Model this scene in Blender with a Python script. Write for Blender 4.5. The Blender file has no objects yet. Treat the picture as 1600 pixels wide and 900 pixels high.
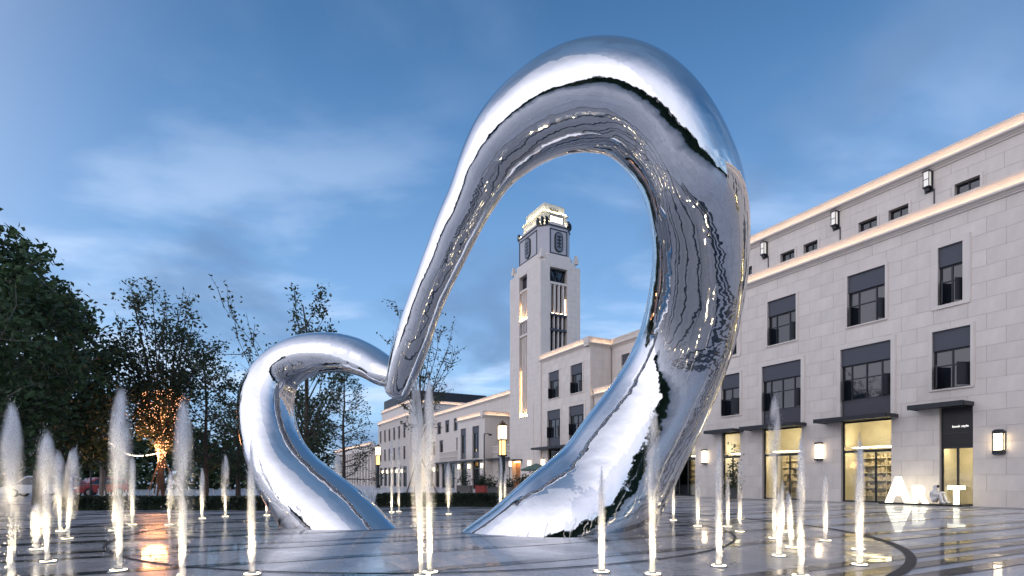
import bpy, bmesh, math, random
from mathutils import Vector, Matrix, Euler
random.seed(7)
R = math.radians
scene = bpy.context.scene
COL = scene.collection

# ------------------------------------------------------------------ camera, sky, sun, exposure
FPX, CX, HY, CAMH = 860.0, 800.0, 750.0, 1.3
cam = bpy.data.cameras.new('camera'); camo = bpy.data.objects.new('camera', cam); COL.objects.link(camo)
camo.location = (0, 0, CAMH); camo.rotation_euler = (R(90), 0, 0)
cam.sensor_width = 36; cam.lens = 36 * FPX / 1600; cam.shift_y = (HY - 450) / 1600
cam.clip_start = 0.05; cam.clip_end = 5000
scene.camera = camo
scene.view_settings.view_transform = 'Standard'; scene.view_settings.look = 'None'
scene.view_settings.gamma = 1; scene.view_settings.exposure = 1.5
scene.cycles.use_denoising = True
scene.cycles.max_bounces = 8; scene.cycles.transparent_max_bounces = 24
scene.cycles.diffuse_bounces = 4; scene.cycles.volume_bounces = 4; scene.cycles.glossy_bounces = 5
scene.cycles.caustics_reflective = False; scene.cycles.caustics_refractive = False
scene.cycles.sample_clamp_indirect = 4

SUN_EL, SUN_AZ = 14, 226          # azimuth measured clockwise from +Y: low in the west, behind and left
w = bpy.data.worlds.new('World'); scene.world = w; w.use_nodes = True
nt = w.node_tree; N = nt.nodes; L = nt.links
bg = N['Background']; bg.inputs['Strength'].default_value = 0.05
sky = N.new('ShaderNodeTexSky'); sky.sky_type = 'NISHITA'; sky.sun_disc = False
sky.sun_elevation = R(SUN_EL); sky.sun_rotation = R(SUN_AZ); sky.ozone_density = 4.0; sky.dust_density = 0.6; sky.air_density = 1.0
tc = N.new('ShaderNodeTexCoord'); sep = N.new('ShaderNodeSeparateXYZ'); L.new(tc.outputs['Generated'], sep.inputs[0])
def wm(op, a, b=None, clamp=False):
    n = N.new('ShaderNodeMath'); n.operation = op; n.use_clamp = clamp
    for i, q in enumerate((a, b)):
        if q is None: continue
        if isinstance(q, (int, float)): n.inputs[i].default_value = q
        else: L.new(q, n.inputs[i])
    return n.outputs[0]
zc = wm('ADD', wm('MAXIMUM', sep.outputs[2], 0.0), 0.18)
cmb = N.new('ShaderNodeCombineXYZ')
L.new(wm('DIVIDE', sep.outputs[0], zc), cmb.inputs[0]); L.new(wm('DIVIDE', sep.outputs[1], zc), cmb.inputs[1])
def cloud(scale, detail, lo, hi, off, stretch):
    mp = N.new('ShaderNodeMapping'); mp.inputs['Scale'].default_value = stretch; mp.inputs['Location'].default_value = off
    mp.inputs['Rotation'].default_value = (0, 0, R(-20))
    L.new(cmb.outputs[0], mp.inputs[0])
    n = N.new('ShaderNodeTexNoise'); n.inputs['Scale'].default_value = scale; n.inputs['Detail'].default_value = detail
    n.inputs['Roughness'].default_value = 0.5; n.inputs['Distortion'].default_value = 0.25
    L.new(mp.outputs[0], n.inputs['Vector'])
    m = N.new('ShaderNodeMapRange'); m.interpolation_type = 'SMOOTHSTEP'
    m.inputs[1].default_value = lo; m.inputs[2].default_value = hi
    L.new(n.outputs[0], m.inputs[0]); return m.outputs[0]
def wmix(fac, c1, c2):
    m = N.new('ShaderNodeMix'); m.data_type = 'RGBA'
    if isinstance(fac, float): m.inputs['Factor'].default_value = fac
    else: L.new(fac, m.inputs['Factor'])
    for q, i in ((c1, 6), (c2, 7)):
        if isinstance(q, tuple): m.inputs[i].default_value = (*q, 1)
        else: L.new(q, m.inputs[i])
    return m.outputs[2]
SKYK = 1.0
# evening sky: deep blue overhead paling towards the horizon, mixed into the physical sky
grad = N.new('ShaderNodeValToRGB'); L.new(sep.outputs[2], grad.inputs[0])
el = grad.color_ramp.elements
el[0].position = 0.0; el[0].color = (3.26, 4.68, 6.51, 1)
el[1].position = 1.0; el[1].color = (0.79, 1.44, 2.55, 1)
for p, c in ((0.12, (3.08, 5.04, 7.66)), (0.3, (1.85, 3.60, 6.34)), (0.5, (0.88, 2.16, 4.40)), (0.66, (0.46, 1.30, 2.90))):
    e = el.new(p); e.color = (*c, 1)
base = wmix(0.88, sky.outputs[0], grad.outputs[0])
c1 = cloud(1.9, 6, 0.47, 0.66, (0.3, 1.7, 0), (0.6, 1.0, 1))
c2 = cloud(1.7, 6, 0.46, 0.68, (4.0, 2.2, 3), (1.0, 0.7, 1))
lowf = N.new('ShaderNodeMapRange'); lowf.inputs[1].default_value = 0.62; lowf.inputs[2].default_value = 0.2
L.new(sep.outputs[2], lowf.inputs[0])
lit = wmix(wm('MULTIPLY', wm('MULTIPLY', c1, lowf.outputs[0]), 0.7), base, (5.8, 7.0, 9.0))
fin = wmix(wm('MULTIPLY', c2, 0.8), lit, (1.25, 2.2, 3.9))
# the afterglow: the whole western half of the sky is paler and brighter
vd = N.new('ShaderNodeVectorMath'); vd.operation = 'DOT_PRODUCT'; L.new(tc.outputs['Generated'], vd.inputs[0])
vd.inputs[1].default_value = (math.sin(R(SUN_AZ)) * math.cos(R(SUN_EL)), math.cos(R(SUN_AZ)) * math.cos(R(SUN_EL)), math.sin(R(SUN_EL)))
gl = N.new('ShaderNodeMapRange'); gl.interpolation_type = 'SMOOTHERSTEP'; gl.inputs[1].default_value = -0.2; gl.inputs[2].default_value = 0.9
L.new(vd.outputs['Value'], gl.inputs[0])
ge = N.new('ShaderNodeMapRange'); ge.interpolation_type = 'SMOOTHSTEP'; ge.inputs[1].default_value = 1.0; ge.inputs[2].default_value = 0.35; ge.inputs[3].default_value = 0.0
L.new(sep.outputs[2], ge.inputs[0])
fin = wmix(wm('MULTIPLY', wm('MULTIPLY', gl.outputs[0], ge.outputs[0]), 0.9), fin, (9.8, 9.8, 11.4))
L.new(fin, bg.inputs['Color'])

sd = bpy.data.lights.new('sun', 'SUN'); so = bpy.data.objects.new('sun', sd); COL.objects.link(so)
sd.energy = 0.15; sd.angle = R(90); sd.color = (1.0, 0.90, 0.84)
az = R(SUN_AZ); e_ = R(SUN_EL)
dirn = Vector((math.sin(az) * math.cos(e_), math.cos(az) * math.cos(e_), math.sin(e_)))
so.rotation_euler = (-dirn).to_track_quat('-Z', 'Y').to_euler(); so.location = dirn * 60

# ------------------------------------------------------------------ helpers
P0 = Vector((22.80, 26.94, 0)); U = Vector((-465 / 977.7, 860 / 977.7, 0)); V = Vector((860 / 977.7, 465 / 977.7, 0))
ROT = math.atan2(-U.y, -U.x)      # local +x runs along the facade towards the camera, +y into the buildings
def W(a, t=0, z=0): return P0 - U * a + V * t + Vector((0, 0, z))
def gnd(px, py, z=0.0):
    y = FPX * (CAMH - z) / (py - HY); return Vector(((px - CX) * y / FPX, y, z))
def atd(px, y, z=0.0): return Vector(((px - CX) * y / FPX, y, z))
def zat(py, y): return CAMH + (HY - py) * y / FPX

class MB:
    def __init__(s): s.v = []; s.f = []; s.o = Vector((0, 0, 0))
    def add(s, vs, fs):
        n = len(s.v); s.v += [tuple(Vector(q) - s.o) for q in vs]; s.f += [tuple(i + n for i in f) for f in fs]; return s
    def box(s, x0, x1, y0, y1, z0, z1):
        return s.add([(x0, y0, z0), (x1, y0, z0), (x1, y1, z0), (x0, y1, z0), (x0, y0, z1), (x1, y0, z1), (x1, y1, z1), (x0, y1, z1)],
                     [(0, 3, 2, 1), (4, 5, 6, 7), (0, 1, 5, 4), (1, 2, 6, 5), (2, 3, 7, 6), (3, 0, 4, 7)])
    def prism(s, poly, x0, x1, fn=lambda x, p, q: (x, p, q)):
        n = len(poly); vs = [fn(x0, *p) for p in poly] + [fn(x1, *p) for p in poly]
        fs = [(i, (i + 1) % n, n + (i + 1) % n, n + i) for i in range(n)] + [tuple(range(n - 1, -1, -1)), tuple(range(n, 2 * n))]
        return s.add(vs, fs)
    def tube(s, pts, rad, n=6, cap=True):
        pts = [Vector(p) for p in pts]; rings = []
        for i, p in enumerate(pts):
            d = (pts[min(i + 1, len(pts) - 1)] - pts[max(i - 1, 0)]).normalized()
            a = d.cross(Vector((0, 0, 1)) if abs(d.z) < 0.9 else Vector((1, 0, 0))).normalized(); b = d.cross(a)
            r = rad[i] if isinstance(rad, (list, tuple)) else rad
            rings.append([p + (a * math.cos(2 * math.pi * k / n) + b * math.sin(2 * math.pi * k / n)) * r for k in range(n)])
        vs = [q for rg in rings for q in rg]; fs = []
        for i in range(len(pts) - 1):
            for k in range(n):
                fs.append((i * n + k, i * n + (k + 1) % n, (i + 1) * n + (k + 1) % n, (i + 1) * n + k))
        if cap: fs += [tuple(range(n - 1, -1, -1)), tuple((len(pts) - 1) * n + k for k in range(n))]
        return s.add(vs, fs)
    def lathe(s, prof, c=(0, 0, 0), n=16):
        c = Vector(c); vs = []; fs = []
        for r, z in prof:
            for k in range(n): vs.append(c + Vector((r * math.cos(2 * math.pi * k / n), r * math.sin(2 * math.pi * k / n), z)))
        for i in range(len(prof) - 1):
            for k in range(n): fs.append((i * n + k, i * n + (k + 1) % n, (i + 1) * n + (k + 1) % n, (i + 1) * n + k))
        fs += [tuple(range(n - 1, -1, -1)), tuple((len(prof) - 1) * n + k for k in range(n))]
        return s.add(vs, fs)
    def ball(s, c, r, n=6):
        sx, sy, sz = r if isinstance(r, tuple) else (r, r, r)
        prof = [(max(1e-4, math.sin(math.pi * i / n)), -math.cos(math.pi * i / n)) for i in range(n + 1)]
        m = n + 2; c = Vector(c); vs = []; fs = []
        for q, z in prof:
            for k in range(m): vs.append(c + Vector((sx * q * math.cos(2 * math.pi * k / m), sy * q * math.sin(2 * math.pi * k / m), sz * z)))
        for i in range(n):
            for k in range(m): fs.append((i * m + k, i * m + (k + 1) % m, (i + 1) * m + (k + 1) % m, (i + 1) * m + k))
        return s.add(vs, fs)
    def mesh(s, name, mat, smooth=False):
        me = bpy.data.meshes.new(name); me.from_pydata(s.v, [], s.f); me.update()
        if mat: me.materials.append(mat)
        if smooth: me.polygons.foreach_set('use_smooth', [True] * len(me.polygons))
        return me
    def build(s, name, mat, parent=None, loc=(0, 0, 0), smooth=False, rz=0):
        return link(name, s.mesh(name, mat, smooth), parent, loc, rz)
def link(name, me, parent=None, loc=(0, 0, 0), rz=0):
    o = bpy.data.objects.new(name, me); COL.objects.link(o); o.location = loc; o.rotation_euler = (0, 0, rz)
    if parent: o.parent = parent
    return o
def tag(o, label=None, cat=None, group=None, kind=None):
    for k, q in (('label', label), ('category', cat), ('group', group), ('kind', kind)):
        if q: o[k] = q
    return o
def thing(name, label, cat, loc=(0, 0, 0), rz=0, group=None):
    o = bpy.data.objects.new(name, None); COL.objects.link(o); o.location = loc; o.rotation_euler = (0, 0, rz); o.empty_display_size = 0.2
    return tag(o, label, cat, group)
def copy_tree(o, parent=None):
    c = o.copy(); COL.objects.link(c)
    if parent: c.parent = parent
    for ch in o.children: copy_tree(ch, c)
    return c

def mat(name, col, rough=0.5, metal=0.0, emit=None, es=0.0, var=0.0, nscale=3.0, bump=0.0, rvar=0.0, rnd=0.0, stretch=(1, 1, 1), spec=0.5):
    m = bpy.data.materials.new(name); m.use_nodes = True; t = m.node_tree; b = t.nodes['Principled BSDF']
    b.inputs['Base Color'].default_value = (*col, 1); b.inputs['Roughness'].default_value = rough; b.inputs['Metallic'].default_value = metal
    b.inputs['Specular IOR Level'].default_value = spec
    if emit: b.inputs['Emission Color'].default_value = (*emit, 1); b.inputs['Emission Strength'].default_value = es
    if var or bump or rvar:
        c = t.nodes.new('ShaderNodeTexCoord'); mp = t.nodes.new('ShaderNodeMapping'); mp.inputs['Scale'].default_value = stretch
        t.links.new(c.outputs['Object'], mp.inputs[0])
        n = t.nodes.new('ShaderNodeTexNoise'); n.inputs['Scale'].default_value = nscale; n.inputs['Detail'].default_value = 6; n.inputs['Roughness'].default_value = 0.6
        t.links.new(mp.outputs[0], n.inputs['Vector'])
        if var:
            h = t.nodes.new('ShaderNodeHueSaturation'); h.inputs['Color'].default_value = (*col, 1)
            r = t.nodes.new('ShaderNodeMapRange'); r.inputs[1].default_value = 0.3; r.inputs[2].default_value = 0.7
            r.inputs[3].default_value = 1 - var; r.inputs[4].default_value = 1 + var
            t.links.new(n.outputs[0], r.inputs[0]); v = r.outputs[0]
            if rnd:
                oi = t.nodes.new('ShaderNodeObjectInfo'); r2 = t.nodes.new('ShaderNodeMapRange'); r2.inputs[3].default_value = 1 - rnd; r2.inputs[4].default_value = 1 + rnd
                t.links.new(oi.outputs['Random'], r2.inputs[0]); mu = t.nodes.new('ShaderNodeMath'); mu.operation = 'MULTIPLY'
                t.links.new(v, mu.inputs[0]); t.links.new(r2.outputs[0], mu.inputs[1]); v = mu.outputs[0]
            t.links.new(v, h.inputs['Value']); t.links.new(h.outputs[0], b.inputs['Base Color'])
        if bump:
            bp = t.nodes.new('ShaderNodeBump'); bp.inputs['Strength'].default_value = bump; bp.inputs['Distance'].default_value = 0.02
            t.links.new(n.outputs[0], bp.inputs['Height']); t.links.new(bp.outputs[0], b.inputs['Normal'])
        if rvar:
            r = t.nodes.new('ShaderNodeMapRange'); r.inputs[1].default_value = 0.35; r.inputs[2].default_value = 0.65
            r.inputs[3].default_value = max(0.02, rough - rvar); r.inputs[4].default_value = rough + rvar
            t.links.new(n.outputs[0], r.inputs[0]); t.links.new(r.outputs[0], b.inputs['Roughness'])
    return m
STONE = mat('limestone', (0.70, 0.63, 0.565), 0.65, var=0.07, nscale=1.7, bump=0.05, rnd=0.045, stretch=(1, 1, .35))
STONE2 = mat('limestone_smooth', (0.71, 0.64, 0.575), 0.6, var=0.04, nscale=1.2)
JOINT = mat('stone_joint', (0.57, 0.51, 0.455), 0.8)
DARKM = mat('dark_metal', (0.025, 0.028, 0.034), 0.4, 0.3)
BLIND = mat('grey_blind', (0.060, 0.066, 0.085), 0.55, var=0.05, nscale=2, stretch=(1, 1, 12))
SPAND = mat('spandrel_panel', (0.045, 0.047, 0.062), 0.35)
GLASS = mat('window_glass', (0.012, 0.016, 0.022), 0.03, spec=1.0)
BLACK = mat('black_panel', (0.008, 0.008, 0.009), 0.35)
def shop_glass():
    m = bpy.data.materials.new('shop_glass'); m.use_nodes = True; t = m.node_tree; t.nodes.clear()
    o = t.nodes.new('ShaderNodeOutputMaterial'); mx = t.nodes.new('ShaderNodeMixShader'); tr = t.nodes.new('ShaderNodeBsdfTransparent'); g = t.nodes.new('ShaderNodeBsdfGlossy')
    g.inputs['Roughness'].default_value = 0.02; tr.inputs[0].default_value = (0.93, 0.95, 0.94, 1)
    f = t.nodes.new('ShaderNodeFresnel'); f.inputs[0].default_value = 1.45
    t.links.new(f.outputs[0], mx.inputs[0]); t.links.new(tr.outputs[0], mx.inputs[1]); t.links.new(g.outputs[0], mx.inputs[2]); t.links.new(mx.outputs[0], o.inputs[0])
    return m
SGLASS = shop_glass()
WARM = (1.0, 0.72, 0.42)
STRIP = mat('led_strip', (0.8, 0.7, 0.6), 0.5, emit=(1.0, 0.68, 0.42), es=5)
LAMPW = mat('lamp_glass', (0.9, 0.85, 0.75), 0.4, emit=(1.0, 0.80, 0.52), es=3.2)
SHOPLAMP = mat('shop_lamp', (0.9, 0.85, 0.75), 0.4, emit=(1.0, 0.82, 0.5), es=7)
LETTER = mat('lit_letter', (0.9, 0.9, 0.85), 0.4, emit=(1.0, 0.93, 0.70), es=1.1)
SHOPW = mat('shop_wall', (0.62, 0.58, 0.48), 0.7, var=0.1, nscale=2)
SHELF = mat('shop_shelf', (0.55, 0.50, 0.40), 0.6)
GOODS = mat('shop_goods', (0.5, 0.42, 0.3), 0.6, var=0.5, nscale=5)

# ------------------------------------------------------------------ rectangles with openings
def rect_minus(r, holes):
    out = [r]
    for h in holes:
        nxt = []
        for (x0, x1, z0, z1) in out:
            hx0, hx1, hz0, hz1 = h
            if hx0 >= x1 - 1e-4 or hx1 <= x0 + 1e-4 or hz0 >= z1 - 1e-4 or hz1 <= z0 + 1e-4: nxt.append((x0, x1, z0, z1)); continue
            if z0 < hz0: nxt.append((x0, x1, z0, hz0))
            if hz1 < z1: nxt.append((x0, x1, hz1, z1))
            a, b = max(z0, hz0), min(z1, hz1)
            if x0 < hx0: nxt.append((x0, hx0, a, b))
            if hx1 < x1: nxt.append((hx1, x1, a, b))
        out = nxt
    return [q for q in out if q[1] - q[0] > 0.02 and q[3] - q[2] > 0.02]
PANEL_CACHE = {}
def panels(parent, rect, holes, t, pw=1.5, ph=0.78, single=True, thick=0.05, seed=0, mp=None, name='stone_panel'):
    """running-bond cladding panels; each one an object, or all joined as stuff. mp maps (p, depth, z) to local xyz"""
    x0, x1, z0, z1 = rect; g = 0.005; k = 0; z = z0; allmb = MB(); rng = random.Random(seed)
    while z < z1 - 0.05:
        zt = min(z + ph, z1)
        if z1 - zt < 0.25: zt = z1
        x = x0 - (0.5 * pw if k % 2 else 0)
        while x < x1 - 0.01:
            xa, xb = max(x, x0), min(x + pw, x1)
            if xb - xa > 0.05:
                bits = rect_minus((xa, xb, z, zt), holes)
                proud = rng.uniform(0, 0.004)
                if bits:
                    if single and len(bits) == 1 and not mp:
                        b = bits[0]; key = (round(b[1] - b[0], 2), round(b[3] - b[2], 2))
                        if key not in PANEL_CACHE:
                            PANEL_CACHE[key] = MB().box(g, b[1] - b[0] - g, 0, thick, g, b[3] - b[2] - g).mesh(name, STONE)
                        link(name, PANEL_CACHE[key], parent, (b[0], t - proud, b[2]))
                    else:
                        mb = MB() if single else allmb
                        for b in bits:
                            # pieces of one cut panel keep joints only along the panel's own border
                            ax = b[0] + (g if abs(b[0] - xa) < 1e-4 else 0); bx = b[1] - (g if abs(b[1] - xb) < 1e-4 else 0)
                            az = b[2] + (g if abs(b[2] - z) < 1e-4 else 0); bz = b[3] - (g if abs(b[3] - zt) < 1e-4 else 0)
                            if mp:
                                n = len(mb.v); tmp = MB().box(ax, bx, t - proud, t + thick, az, bz)
                                mb.add([mp(*q) for q in tmp.v], tmp.f)
                            else: mb.box(ax, bx, t - proud, t + thick, az, bz)
                        if single: mb.build(name, STONE, parent)
            x += pw
        z = zt; k += 1
    if not single and allmb.v: tag(allmb.build(name, STONE, parent), kind='stuff')

WIN_CACHE = {}
def cached(key, fn):
    if key not in WIN_CACHE: WIN_CACHE[key] = fn()
    return WIN_CACHE[key]
def window(parent, x0, x1, z0, z1, t, blind=1.0, spandrel=0.0, surround=0.22, casements=True, cols=None, lit=None, simple=False):
    """window part: frame mesh, with panes, blind, casements, surround as sub-parts. z0..z1 is the glazed opening, the spandrel hangs below it"""
    w, h = x1 - x0, z1 - z0; key = (round(w, 2), round(h, 2), round(blind, 2), cols)
    gh = h - blind; fw = 0.07
    if cols is None: cols = 2 if w < 1.75 else (3 if w < 2.3 else 4)
    if cols == 3: xs = [0, w * 0.27, w * 0.73, w]
    elif cols == 4: xs = [0, w * 0.2, w * 0.5, w * 0.8, w]
    else: xs = [w * i / cols for i in range(cols + 1)]
    tr = gh * 0.60
    def fr():
        m = MB(); m.box(0, fw, 0.16, 0.25, 0, gh); m.box(w - fw, w, 0.16, 0.25, 0, gh); m.box(fw, w - fw, 0.16, 0.25, 0, fw); m.box(fw, w - fw, 0.16, 0.25, gh - fw, gh)
        for x in xs[1:-1]: m.box(x - fw * .5, x + fw * .5, 0.155, 0.25, fw, gh - fw)
        for i in range(cols):
            m.box(xs[i] + (fw if i == 0 else fw * .5), xs[i + 1] - (fw if i == cols - 1 else fw * .5), 0.165, 0.245, tr - fw * .4, tr + fw * .4)
        return m.mesh('window_frame', DARKM)
    fo = link('window', cached(('f',) + key, fr), parent, (x0, t, z0))
    for i in range(cols):
        for (za, zb) in ((fw, tr - fw * .4), (tr + fw * .4, gh - fw)):
            pa = xs[i] + (fw if i == 0 else fw * .5); pb = xs[i + 1] - (fw if i == cols - 1 else fw * .5)
            pk = (round(pb - pa, 2), round(zb - za, 2))
            p = link('pane', cached(('p',) + pk, lambda: MB().box(0, pb - pa, 0, 0.02, 0, zb - za).mesh('pane', GLASS)), fo, (pa, 0.205, za))
            p.rotation_euler = (random.uniform(-.012, .012), 0, random.uniform(-.012, .012))
    if blind:
        link('blind', cached(('b', round(w, 2), round(blind, 2)), lambda: MB().box(0, w, 0.07, 0.2, 0, blind).box(0, w, 0.05, 0.07, 0, 0.05).mesh('blind', BLIND)), fo, (0, 0, gh))
    if casements and not simple:
        cw = (xs[1] - xs[0]) - fw
        def cs():
            m = MB(); hh = tr - fw
            m.box(0, 0.045, 0, 0.04, 0, hh).box(cw - .045, cw, 0, 0.04, 0, hh).box(.045, cw - .045, 0, 0.04, 0, .045).box(.045, cw - .045, 0, .04, hh - .045, hh)
            m.box(.045, cw - .045, .015, .025, .045, hh - .045)
            return m.mesh('casement', DARKM)
        cm = cached(('c', round(cw, 2), round(tr, 2)), cs)
        link('casement', cm, fo, (fw * .6, 0.14, fw), R(-62))
        link('casement', cm, fo, (w - fw * .6, 0.18, fw), R(180 + 62))
    if spandrel:
        link('spandrel', cached(('s', round(w, 2), round(spandrel, 2)), lambda: MB().box(0, w, 0.14, 0.3, 0, spandrel).box(0, w, 0.12, 0.14, spandrel - .08, spandrel - .001).mesh('spandrel', SPAND)), fo, (0, 0, -spandrel))
    if surround:
        zb = -spandrel if spandrel else 0
        def sr():
            s = surround; m = MB()
            m.box(-s, 0, -0.07, 0.06, zb - (0 if spandrel else s * .6), h); m.box(w, w + s, -0.07, 0.06, zb - (0 if spandrel else s * .6), h); m.box(-s, w + s, -0.07, 0.06, h, h + s)
            m.box(-s - .04, -s, -0.04, 0.06, zb, h + s); m.box(w + s, w + s + .04, -0.04, 0.06, zb, h + s)
            if not spandrel: m.box(0, w, -0.09, 0.06, -s * .6, 0)
            return m.mesh('stone_surround', STONE2)
        link('stone_surround', cached(('r', round(w, 2), round(h, 2), round(spandrel, 2), round(surround, 2)), sr), fo)
    return fo

def shop(parent, x0, x1, z1, t, canopy=None, header=0.0, lamp=True, depth=2.6, shelves=True, energy=1.0):
    """shop front part with its lit room behind"""
    w = x1 - x0; fw = 0.08; n = max(2, round(w / 1.0)); tr = 2.9
    m = MB(); m.box(0, fw, .2, .3, 0, z1); m.box(w - fw, w, .2, .3, 0, z1); m.box(fw, w - fw, .2, .3, tr, tr + .14); m.box(fw, w - fw, .2, .3, 0, .1); m.box(fw, w - fw, .2, .3, z1 - .1, z1)
    for i in range(1, n): m.box(w * i / n - .045, w * i / n + .045, .21, .29, .1, tr)
    f = m.build('shop_front', DARKM, parent, (x0, t, 0))
    for i in range(n):
        MB().box(w * i / n + .05, w * (i + 1) / n - .05, .24, .255, .1, tr).build('pane', SGLASS, f)
    if header: MB().box(fw, w - fw, .17, .3, tr + .14, z1 - .1).build('header_panel', BLACK, f)
    else: MB().box(fw, w - fw, .24, .255, tr + .14, z1 - .1).build('pane', SGLASS, f)
    r = MB(); r.box(-.3, w + .3, depth, depth + .1, 0, z1 + .2); r.box(-.4, -.3, .46, depth, 0, z1 + .2); r.box(w + .3, w + .4, .46, depth, 0, z1 + .2); r.box(-.3, w + .3, .46, depth, z1 + .1, z1 + .2); r.box(-.3, w + .3, .46, depth, -.02, .02)
    ro = r.build('shop_interior', SHOPW, parent, (x0, t, 0))
    if lamp:
        lp = MB()
        for k in range(n): lp.box(w * (k + .5) / n - .3, w * (k + .5) / n + .3, .9, 1.5, tr + .3, tr + .36)
        lp.build('ceiling_lamp', SHOPLAMP if energy >= 1 else LAMPW, ro)
    if shelves:
        s = MB(); gd = MB(); rg = random.Random(int(x0 * 31))
        z = 0.35
        while z < tr:
            s.box(0, w, depth - .45, depth - .02, z, z + .05)
            x = 0.05
            while x < w - .3:
                q = rg.uniform(.1, .32)
                if rg.random() < .8: gd.box(x, x + q * .85, depth - .4, depth - .1, z + .05, z + .05 + rg.uniform(.1, .32))
                x += q
            z += .45
        for x in (0, w * .5, w - .04): s.box(x, x + .04, depth - .46, depth - .02, 0, tr)
        s.build('shelf', SHELF, ro); tag(gd.build('goods', GOODS, ro), kind='stuff')
    if canopy:
        c = MB(); a, b, pr = canopy
        c.box(a - x0, b - x0, -pr, .15, z1, z1 + .1); c.box(a - x0 - .02, b - x0 + .02, -pr - .05, -pr, z1 - .06, z1 + .18); c.box(a - x0 - .05, a - x0, -pr, 0.0, z1 - .04, z1 + .16); c.box(b - x0, b - x0 + .05, -pr, 0.0, z1 - .04, z1 + .16)
        c.build('canopy', DARKM, parent, (x0, t, 0))
    return f

CORN = [(0.02, 0.0), (-0.08, 0.0), (-0.08, 0.07), (-0.16, 0.10), (-0.16, 0.15), (-0.36, 0.20), (-0.36, 0.30), (-0.31, 0.30), (-0.31, 0.23), (-0.10, 0.23), (-0.11, 0.45), (-0.15, 0.62), (-0.23, 0.76), (-0.25, 0.86), (0.6, 0.88), (0.6, 0.0)]
def cornice(parent, x0, x1, z, t, side=None, prof=CORN, es=True):
    """moulded cornice with a hidden light strip in its lower gutter"""
    m = MB(); m.prism([(t + p, z + q) for p, q in prof], x0, x1)
    if side: # return along the side at x1
        m.prism([(x1 - p - .02, z + q) for p, q in prof], t - .36, t + side, lambda y, p, q: (p, y, q))
    o = m.build('cornice', STONE2, parent)
    if es:
        s = MB(); s.box(x0 + .1, x1 - .1, t - .285, t - .235, z + .235, z + .25)
        if side: s.box(x1 + .215, x1 + .265, t + .1, t + side, z + .235, z + .25)
        s.build('light_strip', STRIP, o)
    return o

def wall_front(parent, rect, holes, t, thick=0.42):
    m = MB()
    for (a, b, c, d) in rect_minus(rect, holes): m.box(a, b, t, t + thick, c, d)
    return m.build('wall', JOINT, parent)

# ------------------------------------------------------------------ ground: plaza, wet fountain floor, bands, drains
def ground_mat(name, col, rough, rvar, wet, joints, jd=0.72, var=0.12):
    m = bpy.data.materials.new(name); m.use_nodes = True; t = m.node_tree; b = t.nodes['Principled BSDF']
    c = t.nodes.new('ShaderNodeTexCoord'); mp = t.nodes.new('ShaderNodeMapping'); mp.inputs['Rotation'].default_value = (0, 0, -ROT - R(90))
    t.links.new(c.outputs['Object'], mp.inputs[0])
    br = t.nodes.new('ShaderNodeTexBrick'); br.inputs['Scale'].default_value = 1; br.inputs['Brick Width'].default_value = joints[0]; br.inputs['Row Height'].default_value = joints[1]
    br.inputs['Mortar Size'].default_value = 0.006; br.inputs['Mortar Smooth'].default_value = 0.3
    br.inputs['Color1'].default_value = (*[q * (1 + var) for q in col], 1); br.inputs['Color2'].default_value = (*[q * (1 - var) for q in col], 1); br.inputs['Mortar'].default_value = (*[q * jd * .6 for q in col], 1)
    t.links.new(mp.outputs[0], br.inputs['Vector'])
    n = t.nodes.new('ShaderNodeTexNoise'); n.inputs['Scale'].default_value = 0.55; n.inputs['Detail'].default_value = 7; n.inputs['Roughness'].default_value = 0.62
    t.links.new(c.outputs['Object'], n.inputs['Vector'])
    n2 = t.nodes.new('ShaderNodeTexNoise'); n2.inputs['Scale'].default_value = 90; n2.inputs['Detail'].default_value = 3
    t.links.new(c.outputs['Object'], n2.inputs['Vector'])
    mr = t.nodes.new('ShaderNodeMapRange'); mr.inputs[1].default_value = 0.36; mr.inputs[2].default_value = 0.64; mr.inputs[3].default_value = rough - rvar; mr.inputs[4].default_value = rough + rvar
    t.links.new(n.outputs[0], mr.inputs[0]); t.links.new(mr.outputs[0], b.inputs['Roughness'])
    mx = t.nodes.new('ShaderNodeMix'); mx.data_type = 'RGBA'; mx.blend_type = 'MULTIPLY'; mx.inputs['Factor'].default_value = 1
    rr = t.nodes.new('ShaderNodeMapRange'); rr.inputs[1].default_value = .3; rr.inputs[2].default_value = .7; rr.inputs[3].default_value = .8; rr.inputs[4].default_value = 1.15
    t.links.new(n2.outputs[0], rr.inputs[0]); t.links.new(br.outputs[0], mx.inputs[6]); t.links.new(rr.outputs[0], mx.inputs[7]); t.links.new(mx.outputs[2], b.inputs['Base Color'])
    b.inputs['Coat Weight'].default_value = wet; b.inputs['Coat Roughness'].default_value = 0.03; b.inputs['Coat IOR'].default_value = 1.4
    n3 = t.nodes.new('ShaderNodeTexNoise'); n3.inputs['Scale'].default_value = 1.3; n3.inputs['Detail'].default_value = 3
    t.links.new(c.outputs['Object'], n3.inputs['Vector'])
    bp = t.nodes.new('ShaderNodeBump'); bp.inputs['Strength'].default_value = 0.25; bp.inputs['Distance'].default_value = 0.012
    t.links.new(n3.outputs[0], bp.inputs['Height']); t.links.new(bp.outputs[0], b.inputs['Coat Normal'])
    bp2 = t.nodes.new('ShaderNodeBump'); bp2.inputs['Strength'].default_value = 0.35; bp2.inputs['Distance'].default_value = 0.004; bp2.invert = True
    t.links.new(br.outputs['Fac'], bp2.inputs['Height']); t.links.new(bp2.outputs[0], b.inputs['Normal'])
    return m
PAVE = ground_mat('pale_granite', (0.60, 0.58, 0.59), 0.38, 0.18, 0.25, (1.2, 0.6))
WET = ground_mat('wet_granite', (0.52, 0.48, 0.465), 0.27, 0.15, 0.34, (1.2, 0.6))
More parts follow.
